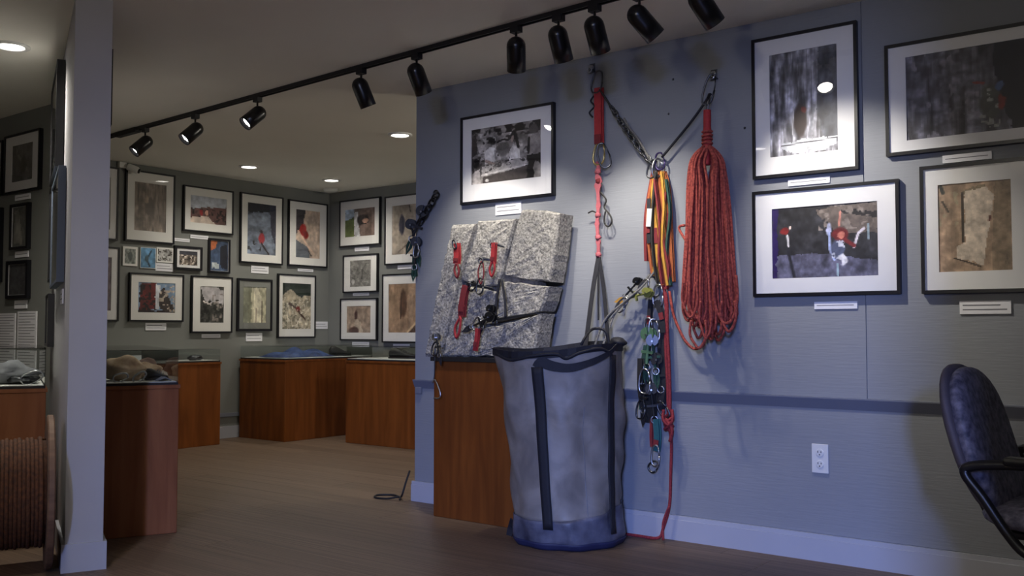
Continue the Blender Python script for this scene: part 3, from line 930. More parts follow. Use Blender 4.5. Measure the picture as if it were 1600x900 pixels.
# --- on the partition itself (u counted from its free end)
grey = [('bg', (110, 112, 114)), ('n', 8, 8, 0.3)]
picture('PL', -1.55, -0.78, 1.83, 2.37, inset(-1.55, -0.78, 1.83, 2.37, 0.1), grey, 'large black framed picture seen edge-on, high on the left face of the partition', pxs=70, dep=0.04)
picture('PL', -1.32, -0.48, 1.24, 1.79, inset(-1.32, -0.48, 1.24, 1.79, 0.09), [('bg', (92, 96, 104)), ('n', 8, 8, 0.3)], 'blue grey framed picture seen edge-on in the middle of the left partition face', pxs=70, dep=0.035, fmat=mat('blue_grey_frame', rgb(74, 84, 100), 0.5))
picture('PL', -1.9, -1.62, 1.30, 1.85, inset(-1.9, -1.62, 1.30, 1.85, 0.05), grey, 'narrow framed picture deep on the left partition face near the corner', pxs=70)
picture('PL', -1.95, -1.5, 0.92, 1.22, inset(-1.95, -1.5, 0.92, 1.22, 0.05), grey, 'low framed picture deep on the left partition face', pxs=70, dep=0.035)
card('PL', -0.70, -0.52, 1.14, 1.21, 'caption card on the left partition face')
picture('PR', 0.36, 0.95, 1.98, 2.34, inset(0.36, 0.95, 1.98, 2.34, 0.08), grey, 'black framed picture peeking past the right side of the partition, high up', pxs=60, dep=0.035)
picture('PR', 0.44, 1.2, 1.21, 1.79, inset(0.44, 1.2, 1.21, 1.79, 0.08), grey, 'grey blue framed picture peeking past the right side of the partition', pxs=60, dep=0.035, fmat=MATS['blue_grey_frame'])
picture('PR', 0.46, 1.0, 0.80, 1.10, inset(0.46, 1.0, 0.80, 1.10, 0.05), grey, 'low black frame peeking past the right side of the partition above the near case', pxs=60, dep=0.035)

# ================================================================== LIGHT FITTINGS
TA, TB = Vector((-6.9, 3.755, H)), Vector((0.05, 3.335, H))


def trk(x):
    t = (x - TA.x) / (TB.x - TA.x)
    return TA.lerp(TB, t)


tdir = (TB - TA).normalized()
rot_t = math.atan2(tdir.y, tdir.x)
tr = thing('light_track', (TA + TB) / 2, 'long black lighting track across the ceiling', 'light track', rot_t)
tl = (TB - TA).length
MB().ring((-tl / 2, tl / 2, -0.0175, 0.0175), (-tl / 2 + 0.01, tl / 2 - 0.01, -0.006, 0.006), -0.01, 0.01)
m = MB()
m.box((0, -0.013, -0.011), (tl, 0.008, 0.022)).box((0, 0.013, -0.011), (tl, 0.008, 0.022)).box((0, 0, -0.004), (tl, 0.02, 0.008))
m.build('rail', M_BLACKM, tr, local=True)
u_feed = (-6.30 - (TA.x + TB.x) / 2) / math.cos(rot_t)
MB().box((u_feed, 0, -0.018), (0.30, 0.05, 0.036)).build('feed_box', M_BLACKM, tr, local=True, bevel=0.006)


def spot_head(x, target, power, label, angle=66, blend=0.9, color=WARM):
    p = trk(x)
    pz = H - 0.022
    t = thing('track_spotlight', (p.x, p.y, pz - 0.27), label, 'spotlight', 0, 'black spotlights on the ceiling track')
    Mz = Matrix.Rotation(rot_t, 3, 'Z')
    MB().box((p.x, p.y, pz - 0.014), (0.05, 0.034, 0.028), Mz).build('mount', M_BLACKM, t)
    piv = Vector((p.x, p.y, pz - 0.075))
    MB().tube([(p.x, p.y, pz - 0.025), piv], 0.006, 8).build('stem', M_BLACK, t)
    d = (Vector(target) - piv).normalized()
    c0 = piv - d * 0.012 + Vector((0, 0, -0.028))
    R = 0.045
    prof = [(0.002, -0.045)] + [(R * math.cos(a), -R * math.sin(a)) for a in [math.radians(q) for q in (75, 60, 45, 30, 15, 0)]]
    prof += [(R, 0.05), (R, 0.118), (R - 0.003, 0.118), (R - 0.004, 0.085), (R - 0.006, 0.084)]
    can = MB().lathe(prof, 24, c0, d, cap1=False).build('can', M_BLACK, t, smooth=True)
    bulb = [(R - 0.006, 0.084), (R - 0.008, 0.092), (R * 0.55, 0.099), (0.002, 0.102)]
    MB().lathe(bulb, 20, c0, d, cap0=True).build('bulb', M_BULB if power > 0 else M_GREYC, can, smooth=True, root=t)
    if power <= 0:
        return t
    la = bpy.data.lights.new('spot_lamp', 'SPOT')
    la.energy = power
    la.color = color
    la.spot_size = math.radians(angle)
    la.spot_blend = blend
    la.shadow_soft_size = 0.025
    lo = bpy.data.objects.new('spot_lamp', la)
    COL.objects.link(lo)
    lo.parent = t
    lo.location = c0 + d * 0.122 - t.location
    lo.rotation_euler = d.to_track_quat('-Z', 'Y').to_euler()
    return t


spot_head(-6.05, (-6.25, 2.9, 1.55), P_SPOT_L, 'leftmost track spotlight, lit bulb facing the partition')
spot_head(-5.40, (-5.55, 2.85, 1.55), P_SPOT_L, 'second track spotlight from the left, lit bulb showing')
spot_head(-4.70, (-4.9, 2.75, 1.55), P_SPOT_L, 'third track spotlight from the left, lit bulb showing')
spot_head(-3.735, (-3.55, RW, 1.0), 0.0, 'black track spotlight in front of the recessed light left of the wall end')
spot_head(-3.30, (-3.32, RW, 1.35), P_SPOT * 0.95, 'black track spotlight over the top corner of the rope wall')
spot_head(-2.63, (-3.12, RW, 1.15), P_SPOT * 1.0, 'black track spotlight hanging straight above the black and white photograph')
spot_head(-2.38, (-2.46, RW, 1.12), P_SPOT * 1.15, 'middle black track spotlight of the close row of three')
spot_head(-2.18, (-2.28, RW, 1.35), P_SPOT * 0.9, 'black track spotlight right above the red sling')
spot_head(-1.95, (-1.45, RW, 1.50), 0.0, 'black track spotlight tilted to the right with a blue sheen')
spot_head(-1.66, (-1.30, RW, 1.45), P_SPOT * 1.5, 'rightmost black track spotlight cut by the top edge')


def downlight(x, y, label, power=None):
    t = thing('recessed_light', (x, y, H - 0.012), label, 'ceiling light', 0, 'recessed ceiling lights')
    R = 0.078
    MB().lathe([(R - 0.014, 0.0115), (R - 0.014, 0.002), (R - 0.008, 0), (R + 0.012, 0.004), (R + 0.012, 0.0115)], 28, t.location, cap0=False, cap1=False).build('trim_ring', M_WHITE, t, smooth=True)
    MB().lathe([(R - 0.013, 0.010), (R * 0.5, 0.006), (0.002, 0.005)][::-1], 24, t.location, cap1=False).build('diffuser', M_DOWN, t)
    la = bpy.data.lights.new('ceiling_lamp', 'SPOT')
    la.energy = power or P_DOWN
    la.color = WARM
    la.spot_size = math.radians(150)
    la.spot_blend = 0.9
    la.shadow_soft_size = 0.06
    lo = bpy.data.objects.new('ceiling_lamp', la)
    COL.objects.link(lo)
    lo.parent = t
    lo.location = (0, 0, -0.02)


downlight(-4.884, 2.239, 'recessed ceiling light at the far left edge', P_DOWN * 2.2)
downlight(-4.843, 5.016, 'recessed ceiling light next to the wall end')
downlight(-6.861, 5.204, 'recessed ceiling light over the middle of the dim picture wall')
downlight(-6.848, 6.155, 'recessed ceiling light nearest the far corner')
# copies of the recessed fitting, added out of view for warm fill light
downlight(-2.95, 1.2, 'added recessed fill light left of the viewer, outside the picture')
downlight(-0.2, 0.2, 'added recessed fill light over the viewer, outside the picture')
downlight(-4.6, -0.6, 'added recessed fill light behind the left edge, outside the picture')



def fill_globe(x, y, power, label):  # unseen fill lamp, added to brighten ceiling and rooms
    t = thing('fill_globe', (x, y, H - 0.30), label, 'ceiling light', 0, 'added fill globes out of sight')
    MB().lathe([(0.07, 0), (0.07, -0.02), (0.05, -0.03)][::-1], 20, (x, y, H)).build('ceiling_plate', M_WHITE, t, smooth=True)
    MB().tube([(x, y, H - 0.02), (x, y, H - 0.10)], 0.01, 8).build('stem', M_WHITE, t)
    MB().lathe([(0.002, -0.10)] + [(0.10 * math.cos(a), 0.10 * math.sin(a)) for a in [math.radians(q) for q in range(-75, 90, 15)]] + [(0.002, 0.10)], 20, (x, y, H - 0.20)).build('globe', M_GLOBE, t, smooth=True)
    la = bpy.data.lights.new('fill_globe_lamp', 'POINT')
    la.energy = power
    la.color = WARM
    la.shadow_soft_size = 0.12
    lo = bpy.data.objects.new('fill_globe_lamp', la)
    COL.objects.link(lo)
    lo.parent = t
    lo.location = (0, 0, 0.10)


M_GLOBE = mat_glass('globe_glass', (0.96, 0.95, 0.92), 0.3)
fill_globe(-2.95, 5.6, P_FILL_GLOBE, 'added globe fill light in the back room behind the rope wall, out of sight')
fill_globe(-0.9, -0.9, P_FILL_GLOBE * 1.2, 'added globe fill light behind the viewer, out of sight')

# smoke detector, little camera
sd = MB().lathe([(0.075, 0.03), (0.075, 0.012), (0.06, 0.0), (0.002, 0.0)][::-1], 24, (-7.30, 6.55, H - 0.03)).build('smoke_detector', M_WHITE, smooth=True)
tag(sd, 'round white smoke detector on the ceiling in the far corner', 'smoke detector')
sc_ = thing('security_camera', (LW, 4.45, 2.36), 'small white camera on the wall just under the ceiling', 'camera')
MB().box((LW + 0.02, 4.40, 2.425), (0.04, 0.07, 0.05)).build('wall_bracket', M_WHITE, sc_, bevel=0.005)
MB().tube([(LW + 0.03, 4.41, 2.42), (LW + 0.07, 4.45, 2.405)], 0.010, 8).build('arm', M_WHITE, sc_)
MB().lathe([(0.026, 0), (0.03, 0.01), (0.03, 0.09), (0.024, 0.10)], 14, (LW + 0.05, 4.43, 2.415), (0.6, 0.6, -0.35)).build('housing', M_WHITE, sc_, smooth=True)
MB().lathe([(0.022, 0), (0.020, 0.012), (0.004, 0.014)], 14, Vector((LW + 0.05, 4.43, 2.415)) + Vector((0.6, 0.6, -0.35)).normalized() * 0.099, (0.6, 0.6, -0.35)).build('lens', M_BLACK, sc_, smooth=True)

# outlet
ot = thing('wall_outlet', (-1.462, RW, 0.385), 'white double power outlet low on the rope wall', 'outlet')
MB().box((-1.462, RW - 0.004, 0.448), (0.074, 0.008, 0.128)).build('cover_plate', M_WHITE, ot, bevel=0.003)
for dz in (-0.024, 0.026):
    so = MB().lathe([(0.0175, 0), (0.0175, 0.003), (0.015, 0.004)], 16, (-1.462, RW - 0.008, 0.448 + dz), (0, -1, 0)).build('socket', M_WHITE, ot, smooth=False)
    m = MB()
    m.box((-1.469, RW - 0.0125, 0.452 + dz), (0.003, 0.001, 0.009)).box((-1.455, RW - 0.0125, 0.452 + dz), (0.003, 0.001, 0.007)).box((-1.462, RW - 0.0125, 0.440 + dz), (0.005, 0.001, 0.005))
    sl = m.build('slots', M_BLACKM, so, root=ot)
for i, (hx, hz) in enumerate(((-2.17, 2.255), (-2.196, 2.086), (-1.798, 1.964))):
    o = MB().lathe([(0.005, 0), (0.006, 0.003), (0.003, 0.006)], 10, (hx, RW, hz), (0, -1, 0)).build('nail_head', M_STEELD)
    tag(o, ['nail head on the wall highest between the two bolts', 'nail head on the wall below the other between the bolts', 'nail head on the wall left of the tall cliff photograph'][i], 'nail')

# ================================================================== DISPLAY CASES
def display_case(loc, rotz, w, d, h, gh, label, wood, frame=True, toe=0.0):
    """loc = front left floor corner, local x along the front, local y to the back"""
    t = thing('display_case', loc, label, 'display case', rotz, 'wooden display cases with glass tops')
    b = MB()
    b.mm((0, 0, 0.0), (w, d, h - 0.03))
    b.build('cabinet', wood, t, local=True, bevel=0.004)
    MB().mm((-0.006, -0.006, h - 0.03), (w + 0.006, d + 0.006, h - 0.012)).build('top_rim', wood, t, local=True)
    MB().mm((0.004, 0.004, h - 0.012), (w - 0.004, d - 0.004, h)).build('display_deck', M_BLACKM if frame else wood, t, local=True)
    MB().mm((0.012, 0.012, h), (w - 0.012, d - 0.012, h + 0.004)).build('deck_lining', M_PAPER, t, local=True)
    g = 0.004
    z0, z1 = h, h + gh
    for a, c in (((0.004, 0.004, z0), (w - 0.004, 0.004 + g, z1)), ((0.004, d - 0.004 - g, z0), (w - 0.004, d - 0.004, z1)),
                 ((0.004, 0.008, z0), (0.004 + g, d - 0.008, z1)), ((w - 0.004 - g, 0.008, z0), (w - 0.004, d - 0.008, z1)),
                 ((0.004, 0.004, z1), (w - 0.004, d - 0.004, z1 + g))):
        MB().mm(a, c).build('glass_pane', M_CASEGLASS, t, local=True)
    return t


# pair at the partition (front faces the viewer, runs back along the partition)
display_case(pp(0.60, PT + 0.045), ROT_A, 0.346, 1.5, 0.752, 0.16, 'dark brown display case with beige exhibits right of the partition', M_WOODN)
display_case(pp(0.70, -0.86), ROT_A, 0.80, 1.0, 0.745, 0.18, 'dark brown display case left of the partition behind the rope spool', M_WOODN)
# the back room
R90 = PI / 2
display_case((-7.18, 3.55, 0), R90, 1.62, 0.34, 0.742, 0.10, 'shallow wooden display case left of the gap on the dim wall', M_WOOD)
display_case((-6.85, 5.62, 0), R90, 1.10, 0.66, 0.752, 0.11, 'wooden display case with blue nylon on top in the far corner', M_WOOD)
display_case((-6.39, 5.934, 0), 0, 1.7, 0.78, 0.752, 0.11, 'orange brown wooden display case running behind the end of the rope wall', M_WOOD)

# ---- exhibits in the near case
zc = 0.757
m = MB()
m.blob(pp(0.83, 0.305, zc + 0.055), (0.10, 0.105, 0.07), 3, 0.14, 24, 14, 1.3, flat=0.055)
tag(m.build('stone', M_BEIGE, smooth=True), 'big pale beige lump at the left inside the near glass case', 'exhibit')
m = MB().blob(pp(0.98, 0.43, zc + 0.04), (0.065, 0.07, 0.045), 5, 0.16, 20, 12, 1.5, flat=0.039)
tag(m.build('stone', M_BEIGE, smooth=True), 'smaller pale beige lump in the middle of the near glass case', 'exhibit')


def shoe(base, yaw, L, W, Ht, m1, m2, label):
    t = thing('climbing_shoe', base, label, 'shoe', yaw)
    secs = [(-0.5, 0.32, 0.75), (-0.42, 0.42, 1.0), (-0.25, 0.42, 1.0), (-0.05, 0.45, 0.78), (0.15, 0.5, 0.5), (0.32, 0.5, 0.36), (0.45, 0.36, 0.28), (0.5, 0.15, 0.16)]
    up = MB()
    n = 12
    vs = []
    for (x, hw, hh) in secs:
        for a in range(n):
            th = 2 * PI * a / n
            cy, sz = math.cos(th), math.sin(th)
            vs.append((x * L, hw * W * (abs(cy) ** 0.8) * (1 if cy > 0 else -1), 0.012 + max(0.0, (sz * 0.5 + 0.5)) * Ht * hh))
    fs = []
    for k in range(len(secs) - 1):
        for a in range(n):
            b = (a + 1) % n
            fs.append((k * n + a, (k + 1) * n + a, (k + 1) * n + b, k * n + b))
    fs.append(tuple(range(n)))
    fs.append(tuple((len(secs) - 1) * n + a for a in range(n))[::-1])
    up.add(vs, fs)
    up.build('upper', m1, t, smooth=True, local=True)
    pts = [(x * L * 1.02, hw * W * 1.05) for (x, hw, hh) in secs] + [(x * L * 1.02, -hw * W * 1.05) for (x, hw, hh) in secs[::-1]]
    MB().prism(pts, 0, 0.014).build('sole', m2, t, local=True)
    l = MB()
    for k in range(4):
        x = (0.0 + k * 0.08) * L
        hz = Ht * (0.74 - 0.11 * k)
        l.tube([(x, -W * 0.24, hz), (x + 0.006, 0, hz + 0.016), (x, W * 0.24, hz)], 0.003, 5)
    l.build('laces', M_GREYCORD, t, local=True)
    return t


shoe(pp(0.74, 0.45, zc), 1.2, 0.11, 0.07, 0.05, M_DARKL, M_BLACKM, 'small black shoe lying in the near glass case')
m = MB().strap([pp(0.64, 0.44, zc + 0.006), pp(0.65, 0.47, zc + 0.02), pp(0.66, 0.50, zc + 0.006)], 0.05, 0.006, A2)
tag(m.build('webbing_scrap', M_GREYC), 'grey webbing scrap at the right front of the near glass case', 'webbing')
m = MB().blob(pp(1.18, 0.44, zc + 0.045), (0.06, 0.08, 0.05), 8, 0.2, 18, 10, 1.4, flat=0.044)
tag(m.build('stone', mat('brown_stone', rgb(122, 96, 86), 0.85, var=0.25, scale=20, bump=0.4, bscale=25), smooth=True), 'reddish brown lump at the back right of the near glass case', 'exhibit')
m = MB().mm((-7.352, 4.40, 0.746), (-7.348, 4.50, 0.80))
tag(m.build('name_card', M_CARD), 'tiny white name card standing in the shallow case on the dim wall', 'card')


# ---- carabiners and other hardware
def ellipse_path(c, a, b, ang, n=18, yaw=0.0, squash=0.0):
    """closed D-shaped loop in the x-z plane, long axis at ang from vertical"""
    out = []
    for k in range(n):
        th = 2 * PI * k / n
        u = b * (abs(math.cos(th)) ** 0.75) * (1 if math.cos(th) > 0 else -1) * (1 - squash * (math.sin(th)))
        w = a * (abs(math.sin(th)) ** 0.85) * (1 if math.sin(th) > 0 else -1)
        x = u * math.cos(ang) + w * math.sin(ang)
        z = -u * math.sin(ang) + w * math.cos(ang)
        out.append(Vector(c) + Vector((x * math.cos(yaw), x * math.sin(yaw), z)))
    return out


CB = 'carabiners hanging with the climbing gear'


def carabiner(c, L, W, ang, label, m=None, r=0.0048, yaw=0.0, gate=True):
    c = Vector(c)
    t = thing('carabiner', (c.x, c.y, c.z - L / 2), label, 'carabiner', 0, CB)
    p = ellipse_path(c, L / 2, W / 2, ang, 20, yaw, 0.12)
    if gate:
        # spine and ends: leave the straight side open for the gate
        body = p[3:] + p[:1]
        bd = MB().tube(body, r, 7).build('body', m or M_STEEL, t, smooth=True)
        MB().tube([p[0], (p[1] + p[2]) / 2 * 0.5 + (p[0] + p[3]) / 2 * 0.5, p[3]], r * 0.8, 6).build('gate', m or M_STEEL, bd, smooth=True, root=t)
    else:
        MB().tube(p, r, 7, closed=True).build('body', m or M_STEEL, t, smooth=True)
    return t


def sling(pts, w, label, m, thick=0.004, stitch=None, group='webbing slings on the rope wall', smoothk=5, name='webbing_sling'):
    """loop of flat webbing hanging between points: two layers and a bar tack"""
    P = smooth_path(pts, smoothk)
    base = min(P, key=lambda q: q.z)
    t = thing(name, base, label, 'sling', 0, group)
    MB().strap(P, w, thick).build('front_band', m, t)
    MB().strap([q + Vector((w * 0.18, 0.012, 0)) for q in P], w, thick).build('back_band', m, t)
    if stitch is not None:
        k = int(len(P) * stitch)
        k2 = min(k + 2, len(P) - 1)
        d = Vector((0, -thick, 0))
        MB().strap([P[k] + d, P[k2] + d], w * 0.92, thick).build('bar_tack', M_DRED, t)
    return t


def bolt(x, z, label):
    t = thing('bolt_hanger', (x, RW, z - 0.03), label, 'bolt', 0, 'bolt hangers on the rope wall')
    m = MB()
    m.box((x, RW - 0.002, z), (0.034, 0.004, 0.05))
    m.box((x + 0.004, RW - 0.018, z - 0.022), (0.036, 0.034, 0.004))
    m.build('plate', M_STEELD, t, bevel=0.002)
    MB().lathe([(0.012, 0), (0.012, 0.008), (0.007, 0.009), (0.007, 0.02), (0.004, 0.022)], 6, (x, RW - 0.004, z + 0.006), (0, -1, 0)).build('nut', M_STEEL, t)
    MB().tube(ellipse_path((x + 0.004, RW - 0.036, z - 0.014), 0.014, 0.012, 0, 12), 0.004, 6, closed=True).build('eye', M_STEEL, t, smooth=True)


YG = RW - 0.05       # plane in which the gear hangs
b1 = at(926, 107, RW)
b2 = at(1116, 117, RW)
bolt(b1.x, b1.z, 'upper left steel bolt hanger holding the red sling')
bolt(b2.x, b2.z, 'right steel bolt hanger holding the rope coil')


def G(x, y, Y=None):
    return at(x, y, YG if Y is None else Y)


carabiner(G(933, 128), 0.115, 0.062, 0.25, 'steel carabiner on the left bolt above the red sling', M_STEELD)
sling([G(934, 137), G(934, 180), G(934.5, 225)], 0.042, 'short bright red sling hanging from the left bolt', M_RED, 0.005, 0.75)
t = MB().tube(smooth_path([G(928, 150), G(923, 158), G(929, 166), G(921, 176), G(926, 183)], 5), 0.005, 6).build('cord_end', M_STRAP, smooth=True)
tag(t, 'black cord tail left of the bright red sling', 'cord')
carabiner(G(936, 240), 0.115, 0.066, 0.15, 'pale gold carabiner joining the red and the pink sling', M_GOLD)
carabiner(G(943, 243), 0.13, 0.06, -0.25, 'dark carabiner behind the pale gold one', M_STEELD, yaw=0.5)
# pink daisy chain
P = smooth_path([G(934, 252), G(935, 262), G(933, 274), G(936, 282), G(934, 290), G(935, 322), G(933, 350), G(935, 378), G(935, 402)], 5)
t = thing('daisy_chain', P[-1], 'faded pink knotted webbing hanging to the black V strap', 'sling', 0, 'webbing slings on the rope wall')
n = len(P)
wid = [0.018 + (0.014 if 11 < k < n * 0.5 else 0) + 0.010 * (math.sin(k * 1.3) > 0.75) for k in range(n)]
MB().strap(P, wid, 0.006).build('webbing', M_PINK, t)
for (kx, ky) in ((934, 268), (935, 283), (934, 336), (934.5, 371), (935, 398)):
    c = G(kx, ky)
    MB().blob(c, (0.016, 0.012, 0.014), int(ky), 0.2, 12, 8, 2).build('knot', M_PINK if ky != 283 else M_DRED, t, smooth=True)
t = MB().tube(smooth_path([G(938, 300), G(947, 312), G(944, 324), G(952, 334), G(956, 346), G(950, 354), G(944, 346), G(946, 330)], 5), 0.0045, 6).build('cord_loop', M_DARKL, smooth=True)
tag(t, 'thin dark cord loop right of the pink webbing', 'cord')
t = MB().tube(smooth_path([G(934, 334), G(926, 330), G(919, 333)], 4), 0.004, 6).build('cord_end', M_DARKL, smooth=True)
tag(t, 'short dark cord tail left of the pink webbing', 'cord')

# steel chain between the bolt and the middle gear
def chain(p, q, n, L, W, r, label, m=None, sag=0.02, cat='chain'):
    p, q = Vector(p), Vector(q)
    t = thing('gear_chain', q, label, cat)
    d = (q - p)
    ang = math.atan2(d.x, d.z)
    for k in range(n):
        f = (k + 0.5) / n
        c = p.lerp(q, f) + Vector((0, 0, -sag * 4 * f * (1 - f)))
        yaw = 0.2 if k % 2 else 1.25
        pts = []
        for a in range(14):
            th = 2 * PI * a / 14
            u, w = W / 2 * math.cos(th), L / 2 * math.sin(th)
            e = d.normalized()
            s = e.cross(Vector((0, 1, 0))).normalized()
            s2 = (s * math.cos(yaw) + Vector((0, 1, 0)) * math.sin(yaw))
            pts.append(c + s2 * u + e * w)
        MB().tube(pts, r, 6, closed=True).build('link', m or M_STEEL, t, smooth=True)
    return t


t = MB().tube(smooth_path([G(937, 140), G(948, 156), G(957, 170)], 4), 0.0055, 7).build('cord', M_DARKL, smooth=True)
tag(t, 'short dark cord from the left bolt down to the grey chain', 'cord')
chain(G(955, 166), G(1019, 254), 15, 0.046, 0.024, 0.0046, 'grey steel chain slanting from the left bolt to the hanging gear', M_STEELD)
t = MB().tube(smooth_path([G(975, 185), G(985, 202), G(995, 214), G(1006, 232), G(1020, 262)], 5), 0.006, 7).build('twisted_rope', M_GREYCORD, smooth=True)
tag(t, 'pale grey twisted rope running along the steel chain', 'rope')
carabiner(G(1019, 264), 0.09, 0.05, 0.3, 'grey carabiner at the lower end of the chain', M_STEELD)

# black cord from the right bolt
carabiner(G(1108, 140), 0.15, 0.05, 0.25, 'long steel carabiner on the right bolt', M_STEELD, yaw=0.3)
t = MB().tube(smooth_path([G(1111, 146), G(1080, 190), G(1034, 246)], 6), 0.0065, 8).build('cord', M_STRAP, smooth=True)
tag(t, 'straight black cord from the right bolt down to the hanging gear', 'cord')
carabiner(G(1031, 252), 0.085, 0.05, -0.1, 'dark violet carabiner where the black cord ends', mat('violet_alloy', rgb(56, 46, 88), 0.4, 0.5))
carabiner(G(1027, 262), 0.09, 0.05, 0.1, 'bright steel carabiner between chain and black cord', M_STEEL, yaw=0.8)

# bundle of slings
bund = [
    ([(1023, 268), (1020, 320), (1026, 380), (1022, 432)], 0.024, M_YELLOW, 'long yellow sling in the middle of the hanging bundle', 0.0),
    ([(1026, 266), (1034, 330), (1040, 400), (1036, 448)], 0.026, M_ORANGE, 'long orange sling at the right of the hanging bundle', 0.015),
    ([(1020, 268), (1012, 312), (1008, 350), (1009, 408)], 0.016, M_DRED, 'dark red sling at the left side of the hanging bundle', 0.01),
    ([(1036, 268), (1043, 300), (1046, 360), (1050, 440)], 0.020, M_ORANGE, 'rust orange sling on the far right of the bundle', 0.02),
    ([(1030, 270), (1030, 330), (1033, 380), (1028, 440)], 0.018, M_YELLOW, 'yellow sling half hidden behind the others', 0.03),
    ([(1031, 280), (1033, 310), (1031, 345)], 0.020, M_GREENW, 'dark green sling in the upper bundle', 0.035),
    ([(1014, 310), (1013, 350), (1014, 380)], 0.020, M_STRAP, 'short black sling with a white tag in the bundle', -0.01),
    ([(1024, 268), (1018, 340), (1020, 400), (1026, 440)], 0.010, M_DARKL, 'thin dark sling in front of the yellow one', -0.03),
    ([(1033, 268), (1037, 320), (1034, 380), (1043, 446)], 0.012, M_YELLOW, 'thin yellow sling across the orange ones', -0.02),
    ([(1022, 280), (1030, 350), (1029, 400), (1034, 444)], 0.010, M_DRED, 'thin dark red sling winding down the middle of the bundle', -0.035),
    ([(1040, 280), (1046, 330), (1041, 390), (1047, 446)], 0.010, M_GREENW, 'thin dark green sling at the right of the bundle', -0.01),
    ([(1019, 275), (1011, 330), (1013, 380), (1019, 430)], 0.012, M_ORANGE, 'thin orange sling beside the white tag', 0.0),
    ([(1040, 300), (1034, 360), (1044, 420), (1040, 452)], 0.012, M_DRED, 'dark red cord sling crossing the orange ones', -0.015),
]
for pts, w, mm_, lb, dy in bund:
    sling([G(x, y, YG + dy * 0.6) for x, y in pts], w, lb, mm_, 0.004, 0.5 if w > 0.018 else None)
t = MB().strap([G(1015, 326, YG - 0.02), G(1013, 354, YG - 0.02)], 0.026, 0.002).build('fabric_tag', M_PAPER)
tag(t, 'white fabric tag on the sling bundle', 'tag')
carabiner(G(1028, 462), 0.11, 0.055, 0.05, 'steel carabiner at the foot of the yellow slings', M_STEEL)
carabiner(G(1021, 448), 0.10, 0.05, -0.2, 'dull carabiner behind the foot of the yellow slings', M_STEELD, yaw=0.7)

# rack of nuts and cams stretched towards the bag
for i, (pts, r, mm_, lb) in enumerate([
    ([(1026, 420), (1003, 448), (975, 472), (945, 500), (928, 545)], 0.006, M_GREYCORD, 'grey cord from the sling bundle down into the bag, upper one'),
    ([(1016, 428), (990, 460), (962, 488), (950, 518), (940, 546)], 0.006, M_GREYCORD, 'grey cord from the sling bundle down into the bag, lower one'),
    ([(1010, 440), (985, 463), (960, 486), (946, 502)], 0.0045, M_STEELD, 'steel wire between the two grey cords'),
]):
    t = MB().tube(smooth_path([G(x, y, YG - 0.04 * k) for k, (x, y) in enumerate(pts)], 5), r, 6).build('rack_cord', mm_, smooth=True)
    tag(t, lb, 'cord')


def cam_device(c, ang, s, label, mstem, mlobe, msling, yaw=0.0):
    """spring loaded cam: four lobes, axle, stem, trigger, thumb loop, sling"""
    c = Vector(c)
    t = thing('camming_device', (c.x, c.y, c.z - 0.1 * s), label, 'cam', 0, 'camming devices on the rack')
    R = Matrix.Rotation(yaw, 3, 'Z') @ Matrix.Rotation(ang, 3, 'Y')

    def W(x, y, z):
        return c + R @ Vector((x * s, y * s, z * s))
    for k, yy in enumerate((-0.018, -0.007, 0.007, 0.018)):
        sgn = 1 if k % 2 else -1
        pts = []
        for a in range(9):
            th = math.radians(-70 + a * 20)
            rr = 0.020 + 0.010 * a / 8
            pts.append((sgn * rr * math.cos(th), rr * math.sin(th)))
        pts.append((-sgn * 0.004, 0.004))
        pts.append((-sgn * 0.004, -0.006))
        n = len(pts)
        vs = [W(p[0], yy - 0.003, 0.06 + p[1]) for p in pts] + [W(p[0], yy + 0.003, 0.06 + p[1]) for p in pts]
        fs = [tuple(range(n)), tuple(range(2 * n - 1, n - 1, -1))] + [(i, i + n, (i + 1) % n + n, (i + 1) % n) for i in range(n)]
        MB().add(vs, fs).build('lobe', mlobe, t)
    MB().tube([W(0, -0.024, 0.06), W(0, 0.024, 0.06)], 0.004 * s, 8).build('axle', M_STEEL, t)
    MB().tube([W(0, 0, 0.06), W(0, 0, 0.01), W(0, 0, -0.05)], 0.006 * s, 8).build('stem', mstem, t)
    MB().box(W(0, 0, -0.005), (0.05 * s, 0.012 * s, 0.010 * s), R).build('trigger', mstem, t)
    MB().tube([W(0.014 * math.cos(a), 0, -0.062 + 0.014 * math.sin(a)) for a in [2 * PI * k / 12 for k in range(12)]], 0.003 * s, 6, closed=True).build('thumb_loop', M_STEEL, t, smooth=True)
    MB().strap([W(-0.006, 0, -0.07), W(-0.008, 0.004, -0.10), W(0, 0.004, -0.13), W(0.008, 0.004, -0.10), W(0.006, 0, -0.07)], 0.014 * s, 0.003).build('sling', msling, t)
    return t


cam_device(G(995, 462, YG - 0.03), 1.35, 1.0, 'olive camming device lying across the grey cords', M_OLIVE, M_OLIVE, M_YELLOW)
cam_device(G(986, 452, YG - 0.02), 0.8, 0.85, 'dull steel camming device above the olive one', M_STEELD, M_STEELD, M_GREYC)
carabiner(G(1006, 448, YG - 0.03), 0.08, 0.045, 0.6, 'steel carabiner beside the olive camming device', M_STEEL)
carabiner(G(972, 476, YG - 0.05), 0.085, 0.045, 0.75, 'steel carabiner halfway along the grey cords', M_STEEL)
t = MB().strap([G(974, 462, YG - 0.05), G(976, 480, YG - 0.05), G(974, 494, YG - 0.05)], 0.012, 0.003).build('webbing_tail', M_GREYC)
tag(t, 'short grey webbing tail hanging off the cords', 'webbing')

